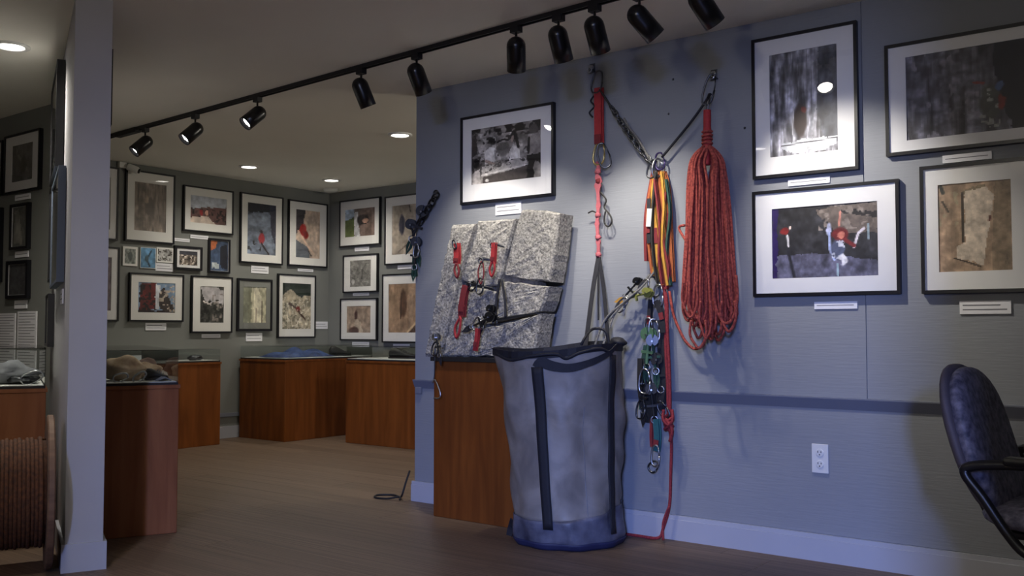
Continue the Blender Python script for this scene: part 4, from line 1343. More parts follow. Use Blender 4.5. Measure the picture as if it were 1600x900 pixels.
# lower rack of dark gear
YR = YG - 0.01
sling([G(1016, 468, YR), G(1014, 500, YR), G(1018, 530, YR)], 0.020, 'black sling under the yellow slings', M_STRAP, 0.004, 0.4)
sling([G(1024, 470, YR), G(1034, 494, YR), G(1036, 520, YR)], 0.026, 'broad black sling leading to the green gear', M_STRAP, 0.004, 0.4)
carabiner(G(1013, 513, YR - 0.01), 0.10, 0.045, 0.0, 'bright steel carabiner above the green cam', M_STEEL)
carabiner(G(1022, 516, YR - 0.015), 0.11, 0.05, -0.1, 'second bright steel carabiner above the green cam', M_STEEL, yaw=0.6)
cam_device(G(1012, 548, YR - 0.02), 0.08, 1.3, 'green camming device in the middle of the lower rack', M_GREENA, M_GREENA, M_GREENW)
cam_device(G(1022, 556, YR - 0.01), -0.1, 1.2, 'dark green camming device right of the lighter one', M_GREENW, M_STEELD, M_GREENW, 0.4)
cam_device(G(1030, 585, YR + 0.01), -0.1, 1.2, 'black camming device low at the right of the rack', M_BLACKM, M_BLACKM, M_STRAP, 0.2)
cam_device(G(1006, 620, YR), 0.1, 1.1, 'black camming device low at the left of the rack', M_BLACKM, M_STEELD, M_DARKL, -0.3)
cam_device(G(1020, 632, YR), -0.1, 1.2, 'blackened camming device hanging lowest on the rack', M_BLACKM, M_DARKL, M_DRED, 0.5)
sling([G(1032, 525, YR + 0.02), G(1035, 570, YR + 0.02), G(1032, 616, YR + 0.02)], 0.045, 'wide dark sling behind the green gear', M_STRAP, 0.005)
sling([G(1010, 540, YR + 0.025), G(1004, 580, YR + 0.025), G(1003, 640, YR + 0.025)], 0.03, 'dark green sling at the left of the lower rack', M_GREENW, 0.005)
sling([G(1018, 600, YR + 0.02), G(1016, 630, YR + 0.02), G(1014, 660, YR + 0.02)], 0.05, 'dark bundle sling under the bright carabiner', M_DARKL, 0.006)
sling([G(1030, 500, YR + 0.015), G(1038, 540, YR + 0.015), G(1038, 590, YR + 0.015), G(1030, 640, YR + 0.015)], 0.032, 'black sling at the right side of the dark rack', M_STRAP, 0.006)
sling([G(1000, 560, YR + 0.01), G(1000, 610, YR + 0.01), G(1008, 655, YR + 0.01)], 0.026, 'dark brown sling at the left side of the dark rack', M_DARKL, 0.006)
carabiner(G(1007, 596, YR - 0.03), 0.12, 0.06, 0.05, 'brightest steel carabiner in front of the dark rack', M_STEEL, r=0.006)
carabiner(G(1001, 640, YR), 0.09, 0.045, 0.15, 'dull carabiner at the lower left of the rack', M_STEELD)
carabiner(G(1036, 640, YR), 0.09, 0.045, -0.6, 'dull carabiner between the rack and the rope knot', M_STEELD)
sling([G(1024, 655, YR), G(1026, 682, YR), G(1024, 705, YR)], 0.030, 'teal sling at the bottom of the rack', M_TEAL, 0.004, 0.6)
sling([G(1018, 655, YR), G(1017, 680, YR), G(1018, 698, YR)], 0.014, 'thin dark red sling left of the teal one', M_DRED, 0.004)
carabiner(G(1024, 712, YR - 0.01), 0.10, 0.042, 0.05, 'steel carabiner at the very bottom of the rack', M_STEEL)
carabiner(G(1021, 729, YR), 0.06, 0.045, 0.8, 'small dark carabiner hanging lowest of all', M_STEELD)

# ---- big rope coil
rr = random.Random(3)
tc_ = thing('rope_coil', G(1105, 545), 'thick red brown climbing rope coil hanging from the right bolt', 'rope')
YC = RW - 0.11


def wid(y):
    ks = [(232, 8), (245, 23), (262, 27), (300, 31), (400, 37), (480, 43), (545, 36)]
    for (y0, w0), (y1, w1) in zip(ks[:-1], ks[1:]):
        if y <= y1:
            return w0 + (w1 - w0) * (y - y0) / (y1 - y0)
    return ks[-1][1]


def cenx(y):
    return 1105 + (y - 232) * 0.018


m = MB()
nl = 30
for k in range(nl):
    s1 = -1 + 2 * (k + 0.5) / nl + rr.uniform(-0.05, 0.05)
    s2 = max(-1, min(1, s1 + rr.choice((-1, 1)) * rr.uniform(0.12, 0.45)))
    d1 = rr.uniform(-1, 1)
    d2 = rr.uniform(-1, 1)
    dep = 0.075
    yb = 486 + 50 * (1 - abs((s1 + s2) / 2) ** 2) * rr.uniform(0.35, 1.0) + rr.uniform(-14, 8)
    pts = []
    ys = [228, 240, 256, 290, 340, 400, 450, yb - 22]
    wob1, wob2 = rr.uniform(0, 6), rr.uniform(0, 6)

    def pt(s, d, y, wob):
        gap = max(0.0, min(1.0, (292 - y) / 40.0)) * max(0.0, min(1.0, (y - 232) / 12.0))
        s = s + (1 if s > 0 else -1) * 0.26 * gap * (1 - abs(s))
        sx = s * wid(y) + 1.6 * math.sin(wob + y * 0.022)
        dd = math.sqrt(max(0, 1 - min(1, abs(s)) ** 2)) * d
        fan = min(1, (y - 225) / 60.0)
        return at(cenx(y) + sx, y, YC + dd * dep * (0.3 + 0.7 * fan))
    for y in ys:
        pts.append(pt(s1, d1, y, wob1))
    mid = (s1 + s2) / 2
    pts.append(pt(s1 * 0.75 + s2 * 0.25, d1, yb - 5, wob1))
    pts.append(pt(mid, (d1 + d2) / 2, yb, wob1))
    pts.append(pt(s1 * 0.25 + s2 * 0.75, d2, yb - 5, wob2))
    for y in ys[::-1]:
        pts.append(pt(s2, d2, y, wob2))
    m.tube(smooth_path(pts, 3), 0.0068, 6)
m.build('strands', M_ROPE, tc_, smooth=True)
# turned-up loops at the front of the bottom
m = MB()
for (xa, xb, ya, yb) in ((1068, 1090, 440, 496), (1118, 1152, 430, 505), (1095, 1112, 470, 528), (1080, 1104, 500, 544), (1128, 1150, 470, 518)):
    p_ = [(xa, ya), (xa - 2, (ya + yb) / 2), (xa + (xb - xa) * 0.25, yb - 6), ((xa + xb) / 2, yb), (xa + (xb - xa) * 0.8, yb - 8), (xb, (ya + yb) / 2), (xb - 2, ya)]
    m.tube(smooth_path([at(x, y, YC - 0.078) for x, y in p_], 5), 0.0068, 6)
m.build('front_loops', M_ROPE, tc_, smooth=True)
m = MB()
hx = [(1105, 172), (1105, 200), (1105, 232), (1105, 258)]
m.tube(smooth_path([at(x, y, YC) for x, y in hx], 5), [0.018] * 6 + [0.020] * 6 + [0.014] * 4, 10)
m.build('wrap', M_RED, tc_, smooth=True)
m = MB()
for k in range(5):
    c = at(1105, 206 + k * 6, YC)
    m.tube([c + Vector((0.022 * math.cos(a), 0.022 * math.sin(a), 0.002 * math.sin(a + k))) for a in [2 * PI * q / 14 for q in range(14)]], 0.0062, 6, closed=True)
m.build('wrap_turns', M_ROPE, tc_, smooth=True)
MB().tube(smooth_path([at(1108, 146, YC + 0.03), at(1103, 160, YC), at(1104, 176, YC), at(1108, 160, YC), at(1109, 148, YC + 0.03)], 5), 0.004, 6).build('hanging_loop', M_STEELD, tc_, smooth=True)
m = MB().tube(smooth_path([at(1070, 352, YC + 0.03), at(1062, 354, YC + 0.03), at(1062, 360, YC + 0.03), at(1073, 378, YC + 0.02)], 5), 0.0065, 6)
m.build('rope_end', M_ROPE, tc_, smooth=True)

# ---- long red rope to the floor
fpt = lambda x, y, z=0.010: Vector((x, y, z))
P = [G(1036, 446), G(1042, 470), G(1043, 520), G(1046, 580), G(1047, 640), G(1045, 664), G(1049, 690), G(1048, 740), G(1046, 790),
     Vector((-2.215, 4.13, 0.06)), Vector((-2.235, 4.115, 0.011)), Vector((-2.33, 4.10, 0.010)), Vector((-2.43, 4.10, 0.010)), Vector((-2.52, 4.115, 0.010))]
t = thing('climbing_rope', (-2.24, 4.1, 0), 'crimson rope hanging to the floor and running behind the bag', 'rope')
MB().tube(smooth_path(P, 6), 0.0075, 8).build('strand', M_ROPE2, t, smooth=True)
MB().tube(smooth_path([G(1038, 448), G(1041, 490), G(1040, 540), G(1043, 600), G(1044, 650)], 6), 0.0075, 8).build('second_strand', M_ROPE2, t, smooth=True)
m = MB()
for k in range(3):
    c = G(1045, 652 + 8 * k, YG - 0.004)
    m.tube([c + Vector((0.020 * math.cos(a), 0.018 * math.sin(a), 0.012 * math.sin(a + k))) for a in [2 * PI * q / 12 for q in range(12)]], 0.0075, 7, closed=True)
m.tube(smooth_path([G(1037, 640, YG - 0.02), G(1036, 655, YG - 0.03), G(1044, 664, YG - 0.03), G(1051, 656, YG - 0.03), G(1050, 640, YG - 0.02)], 5), 0.0075, 7)
m.tube(smooth_path([G(1040, 655, YG - 0.025), G(1050, 670, YG - 0.025), G(1047, 690, YG - 0.02)], 5), 0.009, 7)
m.build('knot', M_ROPE2, t, smooth=True)
MB().tube(smooth_path([G(1046, 790, YG - 0.02), Vector((-2.20, 4.10, 0.09)), Vector((-2.19, 4.08, 0.012))], 5), 0.006, 7).build('tail', M_ROPE2, t, smooth=True)
t = MB().tube(smooth_path([G(1046, 455), G(1052, 490), G(1062, 516), G(1072, 534), G(1085, 545), G(1098, 540), G(1104, 524)], 6), 0.0068, 7).build('rope_bight', M_ROPE, smooth=True)
tag(t, 'loose red brown rope bight curving from the slings under the coil', 'rope')

# ================================================================== CHAIN AT THE WALL END
t = chain(at(683, 303, RW - 0.03), at(655, 350, RW - 0.03), 5, 0.062, 0.036, 0.006, 'dark chain at the left end of the rope wall', M_BLACK, 0.0)
o = MB().tube(ellipse_path(at(681, 303, RW - 0.02), 0.02, 0.018, 0, 12), 0.005, 6, closed=True).build('eye_bolt', M_STEELD, smooth=True)
tag(o, 'eye bolt holding the dark chain at the wall end', 'bolt')
for (x, y, an, s, lb) in ((652, 352, 0.4, 1.4, 'black camming device bunched at the wall end, uppermost'), (647, 372, -0.2, 1.3, 'black camming device at the wall end below the first'), (649, 398, 0.1, 1.2, 'black camming device lowest at the wall end')):
    cam_device(at(x, y, RW - 0.04), an, s, lb, M_BLACKM, M_STEELD, M_GREENW, 0.4)
sling([at(648, 380, RW - 0.03), at(646, 410, RW - 0.03), at(648, 432, RW - 0.03)], 0.018, 'olive dark sling hanging at the wall end', M_GREENW, 0.004)
carabiner(at(650, 392, RW - 0.05), 0.08, 0.04, 0.1, 'pale carabiner hanging at the wall end', M_STEEL)

# ================================================================== PEDESTAL AND GRANITE
PEDF = 3.90
t = thing('pedestal', (-3.1, PEDF, 0), 'orange brown wooden pedestal under the granite slab', 'pedestal')
MB().mm((-3.50, PEDF, 0.0), (-2.87, RW - 0.018, 0.845)).build('box', mat('pedestal_wood', rgb(92, 48, 18), 0.5, spec=0.25, scale=3.0, stretch=(5, 5, 0.5), col2=rgb(118, 66, 26), distort=0.6), t, bevel=0.004)
MB().mm((-3.515, PEDF - 0.012, 0.845), (-2.86, RW - 0.018, 0.868)).build('dark_top', M_BLACKM, t)

YS = 3.95
gs = thing('granite_slab', (-3.2, YS + 0.05, 0.868), 'pale granite slab split by cracks leaning on the wall above the pedestal', 'granite slab')


def rock_block(poly, yf, th, seed, m=M_GRANITE, amp=0.006, lean=0.0, name='rock_block'):
    """poly in pixel survey on the slab plane; thick block with rough face"""
    pts = [at(x, y, yf) for x, y in poly]
    poly2 = [(p.x, p.z) for p in pts]
    xs = [p[0] for p in poly2]; zs = [p[1] for p in poly2]
    r = np.random.default_rng(seed)
    # resample the outline with a little roughness
    out = []
    n = len(poly2)
    for i in range(n):
        a, b = np.array(poly2[i]), np.array(poly2[(i + 1) % n])
        L = np.linalg.norm(b - a)
        k = max(1, int(L / 0.035))
        for j in range(k):
            q = a + (b - a) * j / k
            if j:
                q = q + r.normal(0, 0.0025, 2)
            out.append(q)
    U = np.array(out)
    c = U.mean(0)
    rings = [1.0, 0.95, 0.84, 0.7, 0.55, 0.4, 0.25, 0.12]
    vs = []
    for q, f in enumerate(rings):
        for p in U:
            pp_ = c + (p - c) * f
            px_, pz_ = pp_
            nz_ = math.sin(px_ * 41 + seed) * math.sin(pz_ * 37 + 2 * seed) + 0.6 * math.sin(px_ * 83 + pz_ * 61 + seed) + 0.5 * math.sin(pz_ * 120 - px_ * 55)
            dy = (0.012 if q == 0 else 0.0) - amp * 0.5 * nz_
            vs.append((pp_[0], yf + dy + lean * (pp_[1] - 0.868), pp_[1]))
    m_ = len(U)
    vs.append((c[0], yf - amp * 0.5 + lean * (c[1] - 0.868), c[1]))
    cidx = len(vs) - 1
    for p in U:
        vs.append((p[0], yf + th + lean * (p[1] - 0.868), p[1]))
    off = cidx + 1
    ar = sum(U[i][0] * U[(i + 1) % m_][1] - U[(i + 1) % m_][0] * U[i][1] for i in range(m_))
    fs = []
    for q in range(len(rings) - 1):
        for i in range(m_):
            j = (i + 1) % m_
            fs.append((q * m_ + i, q * m_ + j, (q + 1) * m_ + j, (q + 1) * m_ + i))
    for i in range(m_):
        fs.append(((len(rings) - 1) * m_ + i, (len(rings) - 1) * m_ + (i + 1) % m_, cidx))
        fs.append((i, off + i, off + (i + 1) % m_, (i + 1) % m_))
    fs.append(tuple(off + i for i in range(m_))[::-1])
    if ar < 0:
        fs = [f[::-1] for f in fs]
    return MB().add(vs, fs).build(name, m, gs, smooth=False)


LEAN = 0.06
rock_block([(663, 557), (680, 450), (698, 350), (716, 349), (734, 348), (722, 390), (711, 440), (700, 495), (686, 557)], YS - 0.045, 0.17, 1, lean=LEAN)
rock_block([(722, 392), (738, 344), (770, 342), (797, 340), (787, 388), (780, 412), (776, 446), (752, 448), (714, 438)], YS - 0.02, 0.14, 2, lean=LEAN)
rock_block([(690, 557), (702, 500), (712, 446), (735, 448), (773, 456), (760, 490), (748, 520), (733, 557)], YS - 0.025, 0.15, 3, lean=LEAN)
rock_block([(782, 431), (789, 395), (800, 345), (806, 327), (832, 327), (866, 332), (861, 385), (854, 440), (820, 438)], YS, 0.13, 4, lean=LEAN)
rock_block([(752, 508), (763, 484), (778, 440), (818, 443), (853, 447), (848, 470), (842, 486), (800, 497)], YS - 0.003, 0.13, 5, lean=LEAN)
rock_block([(734, 557), (750, 514), (800, 503), (842, 490), (838, 520), (832, 557)], YS - 0.008, 0.13, 6, lean=LEAN)
pb = [at(680, 352, YS + 0.05), at(868, 332, YS + 0.05), at(845, 557, YS + 0.05), at(674, 557, YS + 0.05)]
MB().mm((-3.50, YS + 0.045, 0.87), (-2.86, YS + 0.115, 1.44)).build('crack_backing', M_GRANITED, gs)

SG = 'climbing gear fixed in the granite slab'


def sling_rock(pts, w, lb, m, dy=-0.07):
    sling([at(x, y, YS + dy) for x, y in pts], w, lb, m, 0.005, 0.6, SG)


sling_rock([(712, 380), (713, 400), (712, 412)], 0.034, 'bright red sling high on the left of the granite slab', M_RED)
t = MB().tube(smooth_path([at(713, 411, YS - 0.07), at(710, 422, YS - 0.07), at(714, 434, YS - 0.07), at(717, 424, YS - 0.07), at(714, 411, YS - 0.07)], 5), 0.006, 6).build('cord_loop', M_DRED, smooth=True)
tag(t, 'dark red cord loop below the left red sling on the slab', 'cord')
t = MB().tube(ellipse_path(at(710, 382, YS - 0.075), 0.025, 0.012, -0.3, 12), 0.005, 6, closed=True).build('piton_eye', M_STEELD, smooth=True)
tag(t, 'dark piton eye at the top of the left red sling', 'piton')
sling_rock([(727, 446), (722, 470), (720, 495)], 0.038, 'dull red sling hanging from the middle crack', M_DRED, -0.06)
t = MB().tube(smooth_path([at(720, 494, YS - 0.06), at(711, 512, YS - 0.06), at(713, 528, YS - 0.06), at(718, 516, YS - 0.06), at(720, 496, YS - 0.06)], 5), 0.007, 6).build('cord_loop', M_RED, smooth=True)
tag(t, 'red cord loop at the foot of the dull red sling', 'cord')
sling_rock([(771, 379), (770, 398), (769, 412)], 0.024, 'narrow bright red sling on the middle of the slab', M_RED, -0.055)
t = MB().tube(smooth_path([at(770, 408, YS - 0.055), at(765, 420, YS - 0.055), at(768, 432, YS - 0.055), at(773, 420, YS - 0.055), at(771, 408, YS - 0.055)], 5), 0.006, 6).build('cord_loop', M_RED, smooth=True)
tag(t, 'red cord loop under the narrow red sling on the slab', 'cord')


def piton(p, q, r, lb):
    p, q = Vector(p), Vector(q)
    t = thing('piton', p, lb, 'piton', 0, SG)
    MB().tube([p, p.lerp(q, 0.5), q], [r, r * 0.9, r * 0.4], 6).build('blade', M_STEELD, t)
    MB().tube([p + Vector((0.014 * math.cos(a), -0.004, 0.014 * math.sin(a) - 0.012)) for a in [2 * PI * k / 12 for k in range(12)]], 0.004, 6, closed=True).build('eye', M_STEELD, t, smooth=True)


piton(at(770, 380, YS - 0.05), at(788, 386, YS - 0.02), 0.008, 'piton at the top of the narrow red sling')
piton(at(752, 404, YS - 0.05), at(772, 407, YS - 0.02), 0.009, 'piton sticking out left of the narrow red sling')
piton(at(733, 443, YS - 0.05), at(770, 451, YS - 0.01), 0.012, 'dark piton driven along the middle crack')
t = MB().tube(smooth_path([at(752, 408, YS - 0.05), at(747, 425, YS - 0.05), at(751, 444, YS - 0.05), at(756, 428, YS - 0.05), at(754, 408, YS - 0.05)], 5), 0.004, 6).build('cord_loop', M_DRED, smooth=True)
tag(t, 'thin dark red cord loop left of the narrow red sling', 'cord')
carabiner(at(750, 447, YS - 0.05), 0.085, 0.045, 0.2, 'dark carabiner in the middle crack of the slab', M_STEELD)
carabiner(at(738, 447, YS - 0.05), 0.06, 0.04, 1.0, 'dark carabiner at the left end of the middle crack', M_BLACK)
t = MB().tube(smooth_path([at(781, 436, YS - 0.03), at(776, 470, YS - 0.035), at(774, 497, YS - 0.04)], 5), 0.007, 6).build('cable', M_STRAP, smooth=True)
tag(t, 'left dark cable hanging below the right crack', 'cable')
t = MB().tube(smooth_path([at(784, 436, YS - 0.03), at(789, 470, YS - 0.035), at(790, 496, YS - 0.04)], 5), 0.007, 6).build('cable', M_STRAP, smooth=True)
tag(t, 'right dark cable hanging below the right crack', 'cable')
piton(at(774, 500, YS - 0.045), at(838, 489, YS - 0.008), 0.009, 'long thin piton along the lower right crack')
cam_device(at(752, 503, YS - 0.07), 1.2, 1.1, 'steel camming device in the lower crack of the slab', M_STEELD, M_STEELD, M_STRAP)
cam_device(at(760, 497, YS - 0.06), 0.6, 0.9, 'dark camming device beside the steel one in the lower crack', M_BLACK, M_STEELD, M_STRAP)
carabiner(at(745, 506, YS - 0.07), 0.075, 0.045, 0.5, 'steel carabiner left of the lower camming device', M_STEEL)
sling_rock([(745, 513), (744, 530), (741, 548)], 0.020, 'small red sling near the bottom of the slab', M_RED, -0.075)
# thin wire with a hook at the lower left corner
t = thing('wire_hook', at(683, 625, PEDF - 0.03), 'bent pale wire hook hanging off the left corner of the pedestal', 'hook')
MB().tube(smooth_path([at(680, 540, PEDF - 0.05), at(679, 580, PEDF - 0.04), at(678, 592, PEDF - 0.04)], 4), 0.003, 6).build('wire', M_STEELD, t, smooth=True)
MB().tube(smooth_path([at(676, 598, PEDF - 0.04), at(680, 594, PEDF - 0.04), at(688, 614, PEDF - 0.04), at(686, 622, PEDF - 0.04), at(678, 622, PEDF - 0.04)], 5), 0.0045, 7).build('hook', M_STEEL, t, smooth=True)
carabiner(at(680, 545, PEDF - 0.05), 0.075, 0.045, 0.3, 'dark carabiner at the lower left corner of the granite slab', M_STEELD)
cam_device(at(684, 541, PEDF - 0.06), -0.2, 0.8, 'small steel camming device at the lower left corner of the slab', M_STEELD, M_STEEL, M_STRAP)
# small blue box on the wall end
t = MB().mm((-3.885, RW - 0.02, 0.635), (-3.84, RW, 0.675)).build('wall_box', M_RAIL, bevel=0.003)
tag(t, 'small grey blue box low on the end of the rope wall', 'box')

# cable on the floor
P = [Vector((-3.96, 4.20, 0.17)), Vector((-3.965, 4.17, 0.10)), Vector((-3.975, 4.15, 0.03)), Vector((-4.03, 4.19, 0.008)), Vector((-4.12, 4.22, 0.006)), Vector((-4.19, 4.16, 0.006)), Vector((-4.14, 4.09, 0.006)),
     Vector((-4.05, 4.10, 0.008)), Vector((-3.98, 4.13, 0.02)), Vector((-3.965, 4.12, 0.006))]
t = MB().tube(smooth_path(P, 6), 0.006, 7).build('power_cable', M_BLACKM, smooth=True)
tag(t, 'black cable looped on the floor at the wall end', 'cable')

# ================================================================== HAUL BAG
bag_c = Vector((-2.570, 3.838, 0))
cam_r = RGT
bag = thing('haul_bag', bag_c, 'tall white vinyl haul bag with black straps standing before the rope wall', 'bag')
toC = Vector((-bag_c.x, -bag_c.y, 0)).normalized()       # towards the viewer
sideR = Vector((-toC.y, toC.x, 0))                        # viewer's right
if sideR.dot(RGT) < 0:
    sideR = -sideR
NB, NH = 64, 44
BH = 0.945


def bag_pt(th, z, off=0.0, wr=1.0):
    """th measured from the viewer side, growing to the viewer's right"""
    f = z / BH
    rw = 0.258 + 0.05 * f - 0.012 * math.sin(f * PI)
    rd = 0.225 + 0.03 * f
    if f < 0.06:
        k = 1 - (1 - f / 0.06) ** 2 * 0.08
        rw *= k
        rd *= k
    cx = -0.045 * f
    w1 = 0.010 * math.sin(3 * th + 5 * f + 0.6) * math.sin(f * 3.1) + 0.007 * math.sin(5 * th - 9 * f) * (0.3 + f) + 0.005 * math.sin(9 * th + 14 * f)
    w1 += 0.016 * math.exp(-((f - 0.13) / 0.035) ** 2) * math.cos(th * 2 + 0.5) * 0.5
    w1 += 0.007 * math.sin(2.2 * th + 16 * f) * math.sin(7 * th - 5 * f + 1) + 0.0035 * math.sin(13 * th * (0.4 + f) + 22 * f)
    w1 -= 0.018 * math.exp(-((th - 0.35) / 0.12) ** 2) * math.exp(-((f - 0.45) / 0.3) ** 2)
    w1 += 0.020 * max(0, f - 0.8) * math.sin(4 * th)
    e = 1 + (w1 * wr + off) / 0.27
    return bag_c + sideR * (cx + rw * e * math.sin(th)) + toC * (rd * e * math.cos(th)) + Vector((0, 0, z))


def bag_surface(z0, z1, nz, off, name, m, th0=-PI, th1=PI, nth=NB, top_fn=None, close_bottom=False):
    mb = MB()
    wrap = abs(th1 - th0 - 2 * PI) < 1e-6
    cols = nth if wrap else nth + 1
    for j in range(nz + 1):
        for i in range(cols):
            th = th0 + (th1 - th0) * i / nth
            zt = z1 + (top_fn(th) if top_fn else 0)
            mb.v.append(bag_pt(th, z0 + (zt - z0) * j / nz, off))
    for j in range(nz):
        for i in range(nth):
            b = (i + 1) % cols
            mb.f.append((j * cols + i, j * cols + b, (j + 1) * cols + b, (j + 1) * cols + i))
    if close_bottom:
        mb.f.append(tuple(range(cols))[::-1])
    o = mb.build(name, m, bag, smooth=True)
    s = o.modifiers.new('thickness', 'SOLIDIFY')
    s.thickness = 0.003
    s.offset = 1
    return o


rim = lambda th: 0.018 * math.sin(th) + 0.010 * math.sin(3 * th + 0.4) - 0.020 * math.exp(-((th - 0.1) / 0.5) ** 2)
bag_surface(0.13, BH - 0.02, 40, 0.0, 'body', M_VINYL, top_fn=rim)
bag_surface(0.0, 0.155, 8, 0.006, 'bottom', M_VINYLB, close_bottom=True, top_fn=lambda th: 0.028 * math.sin(th * 1.0) - 0.012 * math.cos(2 * th))
bag_surface(0.0, 0.035, 3, 0.011, 'bottom_binding', mat('blue_binding', rgb(34, 38, 72), 0.6, var=0.1, scale=20))


def bag_strap(th, half, z0, z1, name, n=24, off=0.020):
    mb = MB()
    for j in range(n + 1):
        z = z0 + (z1 - z0) * j / n
        for q in (-1, -0.33, 0.33, 1):
            mb.v.append(bag_pt(th + q * half, z, off, 0.35))
    for j in range(n):
        for q in range(3):
            mb.f.append((j * 4 + q, j * 4 + q + 1, (j + 1) * 4 + q + 1, (j + 1) * 4 + q))
    o = mb.build(name, M_STRAP, bag, smooth=True)
    s = o.modifiers.new('thickness', 'SOLIDIFY')
    s.thickness = 0.004
    s.offset = 1
    return o


bag_strap(-0.33, 0.085, 0.10, 0.845, 'shoulder_strap')
bag_strap(0.86, 0.07, 0.07, 0.90, 'shoulder_strap')
bag_strap(-2.2, 0.085, 0.10, 0.90, 'shoulder_strap')
bag_strap(2.6, 0.085, 0.10, 0.90, 'shoulder_strap')
# rim binding and handles
rimp = [bag_pt(-PI + 2 * PI * k / 48, BH - 0.018 + rim(-PI + 2 * PI * k / 48), 0.006) for k in range(48)]
mb = MB()
for p in rimp:
    for (dz, dr) in ((-0.022, 0), (0.012, 0), (0.012, -0.008), (-0.022, -0.008)):
        n_ = Vector((p.x - bag_c.x, p.y - bag_c.y, 0)).normalized()
        mb.v.append(p + n_ * dr + Vector((0, 0, dz)))
for k in range(48):
    k2 = (k + 1) % 48
    for j in range(4):
        l = (j + 1) % 4
        mb.f.append((k * 4 + j, k2 * 4 + j, k2 * 4 + l, k * 4 + l))
mb.build('rim_binding', M_STRAP, bag)
# strap from the left shoulder strap up across the front to the right rim
P = [bag_pt(-0.33, 0.84, 0.016), bag_pt(-0.26, 0.865, 0.018), bag_pt(-0.10, 0.85, 0.018), bag_pt(0.15, 0.842, 0.018), bag_pt(0.45, 0.865, 0.018), bag_pt(0.75, 0.905, 0.018), bag_pt(1.0, 0.945, 0.014)]
MB().strap(smooth_path(P, 5), [0.05] * 6 + [0.05 - 0.0014 * k for k in range(25)], 0.004, Vector((0, 0, 1))).build('cross_strap', M_STRAP, bag)
m = MB()
m.tube(smooth_path([bag_pt(-1.25, 0.90, 0.012), bag_pt(-0.8, 0.875, 0.014), bag_pt(-0.4, 0.895, 0.014), bag_pt(-0.05, 0.905, 0.014), bag_pt(0.1, 0.885, 0.014), bag_pt(0.3, 0.91, 0.014), bag_pt(0.6, 0.93, 0.014), bag_pt(0.85, 0.90, 0.016)], 6), 0.007, 6)
m.tube(smooth_path([bag_pt(0.4, 0.945, -0.03), bag_pt(0.5, 0.98, -0.05), bag_c + sideR * 0.12 + Vector((0, 0, 1.02)), bag_c + sideR * 0.18 + Vector((0, 0, 1.01)), bag_c + sideR * 0.2 + Vector((0, 0, 0.93))], 6), 0.007, 6)
m.build('closure_cord', M_STRAP, bag, smooth=True)
m = MB().blob(bag_pt(1.5, 0.955, -0.01), (0.045, 0.05, 0.028), 4, 0.15, 14, 10)
m.build('rolled_lip', M_STRAP, bag, smooth=True)
# side seam
MB().tube([bag_pt(0.38, 0.16 + 0.5 * k / 16, 0.003) for k in range(17)], 0.0025, 5).build('seam', M_GREYC, bag)
bag_tab = MB().strap(smooth_path([bag_pt(-1.45, 0.10, 0.012), bag_pt(-1.6, 0.06, 0.03), bag_pt(-1.6, 0.02, 0.05)], 4), 0.035, 0.004).build('pull_tab', M_STRAP, bag)

# black V straps hanging into the bag
t = thing('haul_strap', G(934, 545), 'black V-shaped strap between the pink webbing and the bag rim', 'strap')
rl = bag_pt(0.25, 0.94, -0.01)
for i, (pts, w) in enumerate((([G(935, 402), G(926, 455, YG - 0.05), at(915, 540, 3.98)], 0.024), ([G(936, 402), G(944, 460, YG - 0.05), at(951, 545, 3.95)], 0.020), ([G(935, 404), G(934.5, 450, YG - 0.04), G(935, 500, YG - 0.08)], 0.008))):
    MB().strap(smooth_path(pts, 6), w, 0.004).build('strap_leg' if i < 2 else 'thin_tail', M_STRAP, t)

# ================================================================== OFFICE CHAIR
CH = Vector((-0.397, 3.315, 0))
chair = thing('office_chair', CH, 'blue grey upholstered office chair with black arms at the right edge', 'chair', AZ - 0.74)
# local frame: x = forward (to the viewer's right), y = away from the viewer


def cushion(cx, cy, cz, sx, sy, sz, tilt, name, m, pw=2.6, curve=0.0, nu=36, nv=14):
    mb = MB()
    R = Matrix.Rotation(tilt, 3, 'Y')
    for j in range(nv + 1):
        la = -PI / 2 + PI * j / nv
        for i in range(nu):
            lo = 2 * PI * i / nu

            def se(c, p):
                return (abs(c) ** (2 / p)) * (1 if c >= 0 else -1)
            y = se(math.cos(la), 3.0) * se(math.cos(lo), pw) * sy
            z = se(math.cos(la), 3.0) * se(math.sin(lo), pw) * sz
            x = se(math.sin(la), 2.2) * sx
            x += curve * ((y / sy) ** 2) * 0.5 + curve * 0.4 * (z / sz) ** 2
            mb.v.append(R @ Vector((x, y, z)) + Vector((cx, cy, cz)))
    for j in range(nv):
        for i in range(nu):
            b = (i + 1) % nu
            mb.f.append((j * nu + i, (j + 1) * nu + i, (j + 1) * nu + b, j * nu + b))
    return mb.build(name, m, chair, smooth=True, local=True)


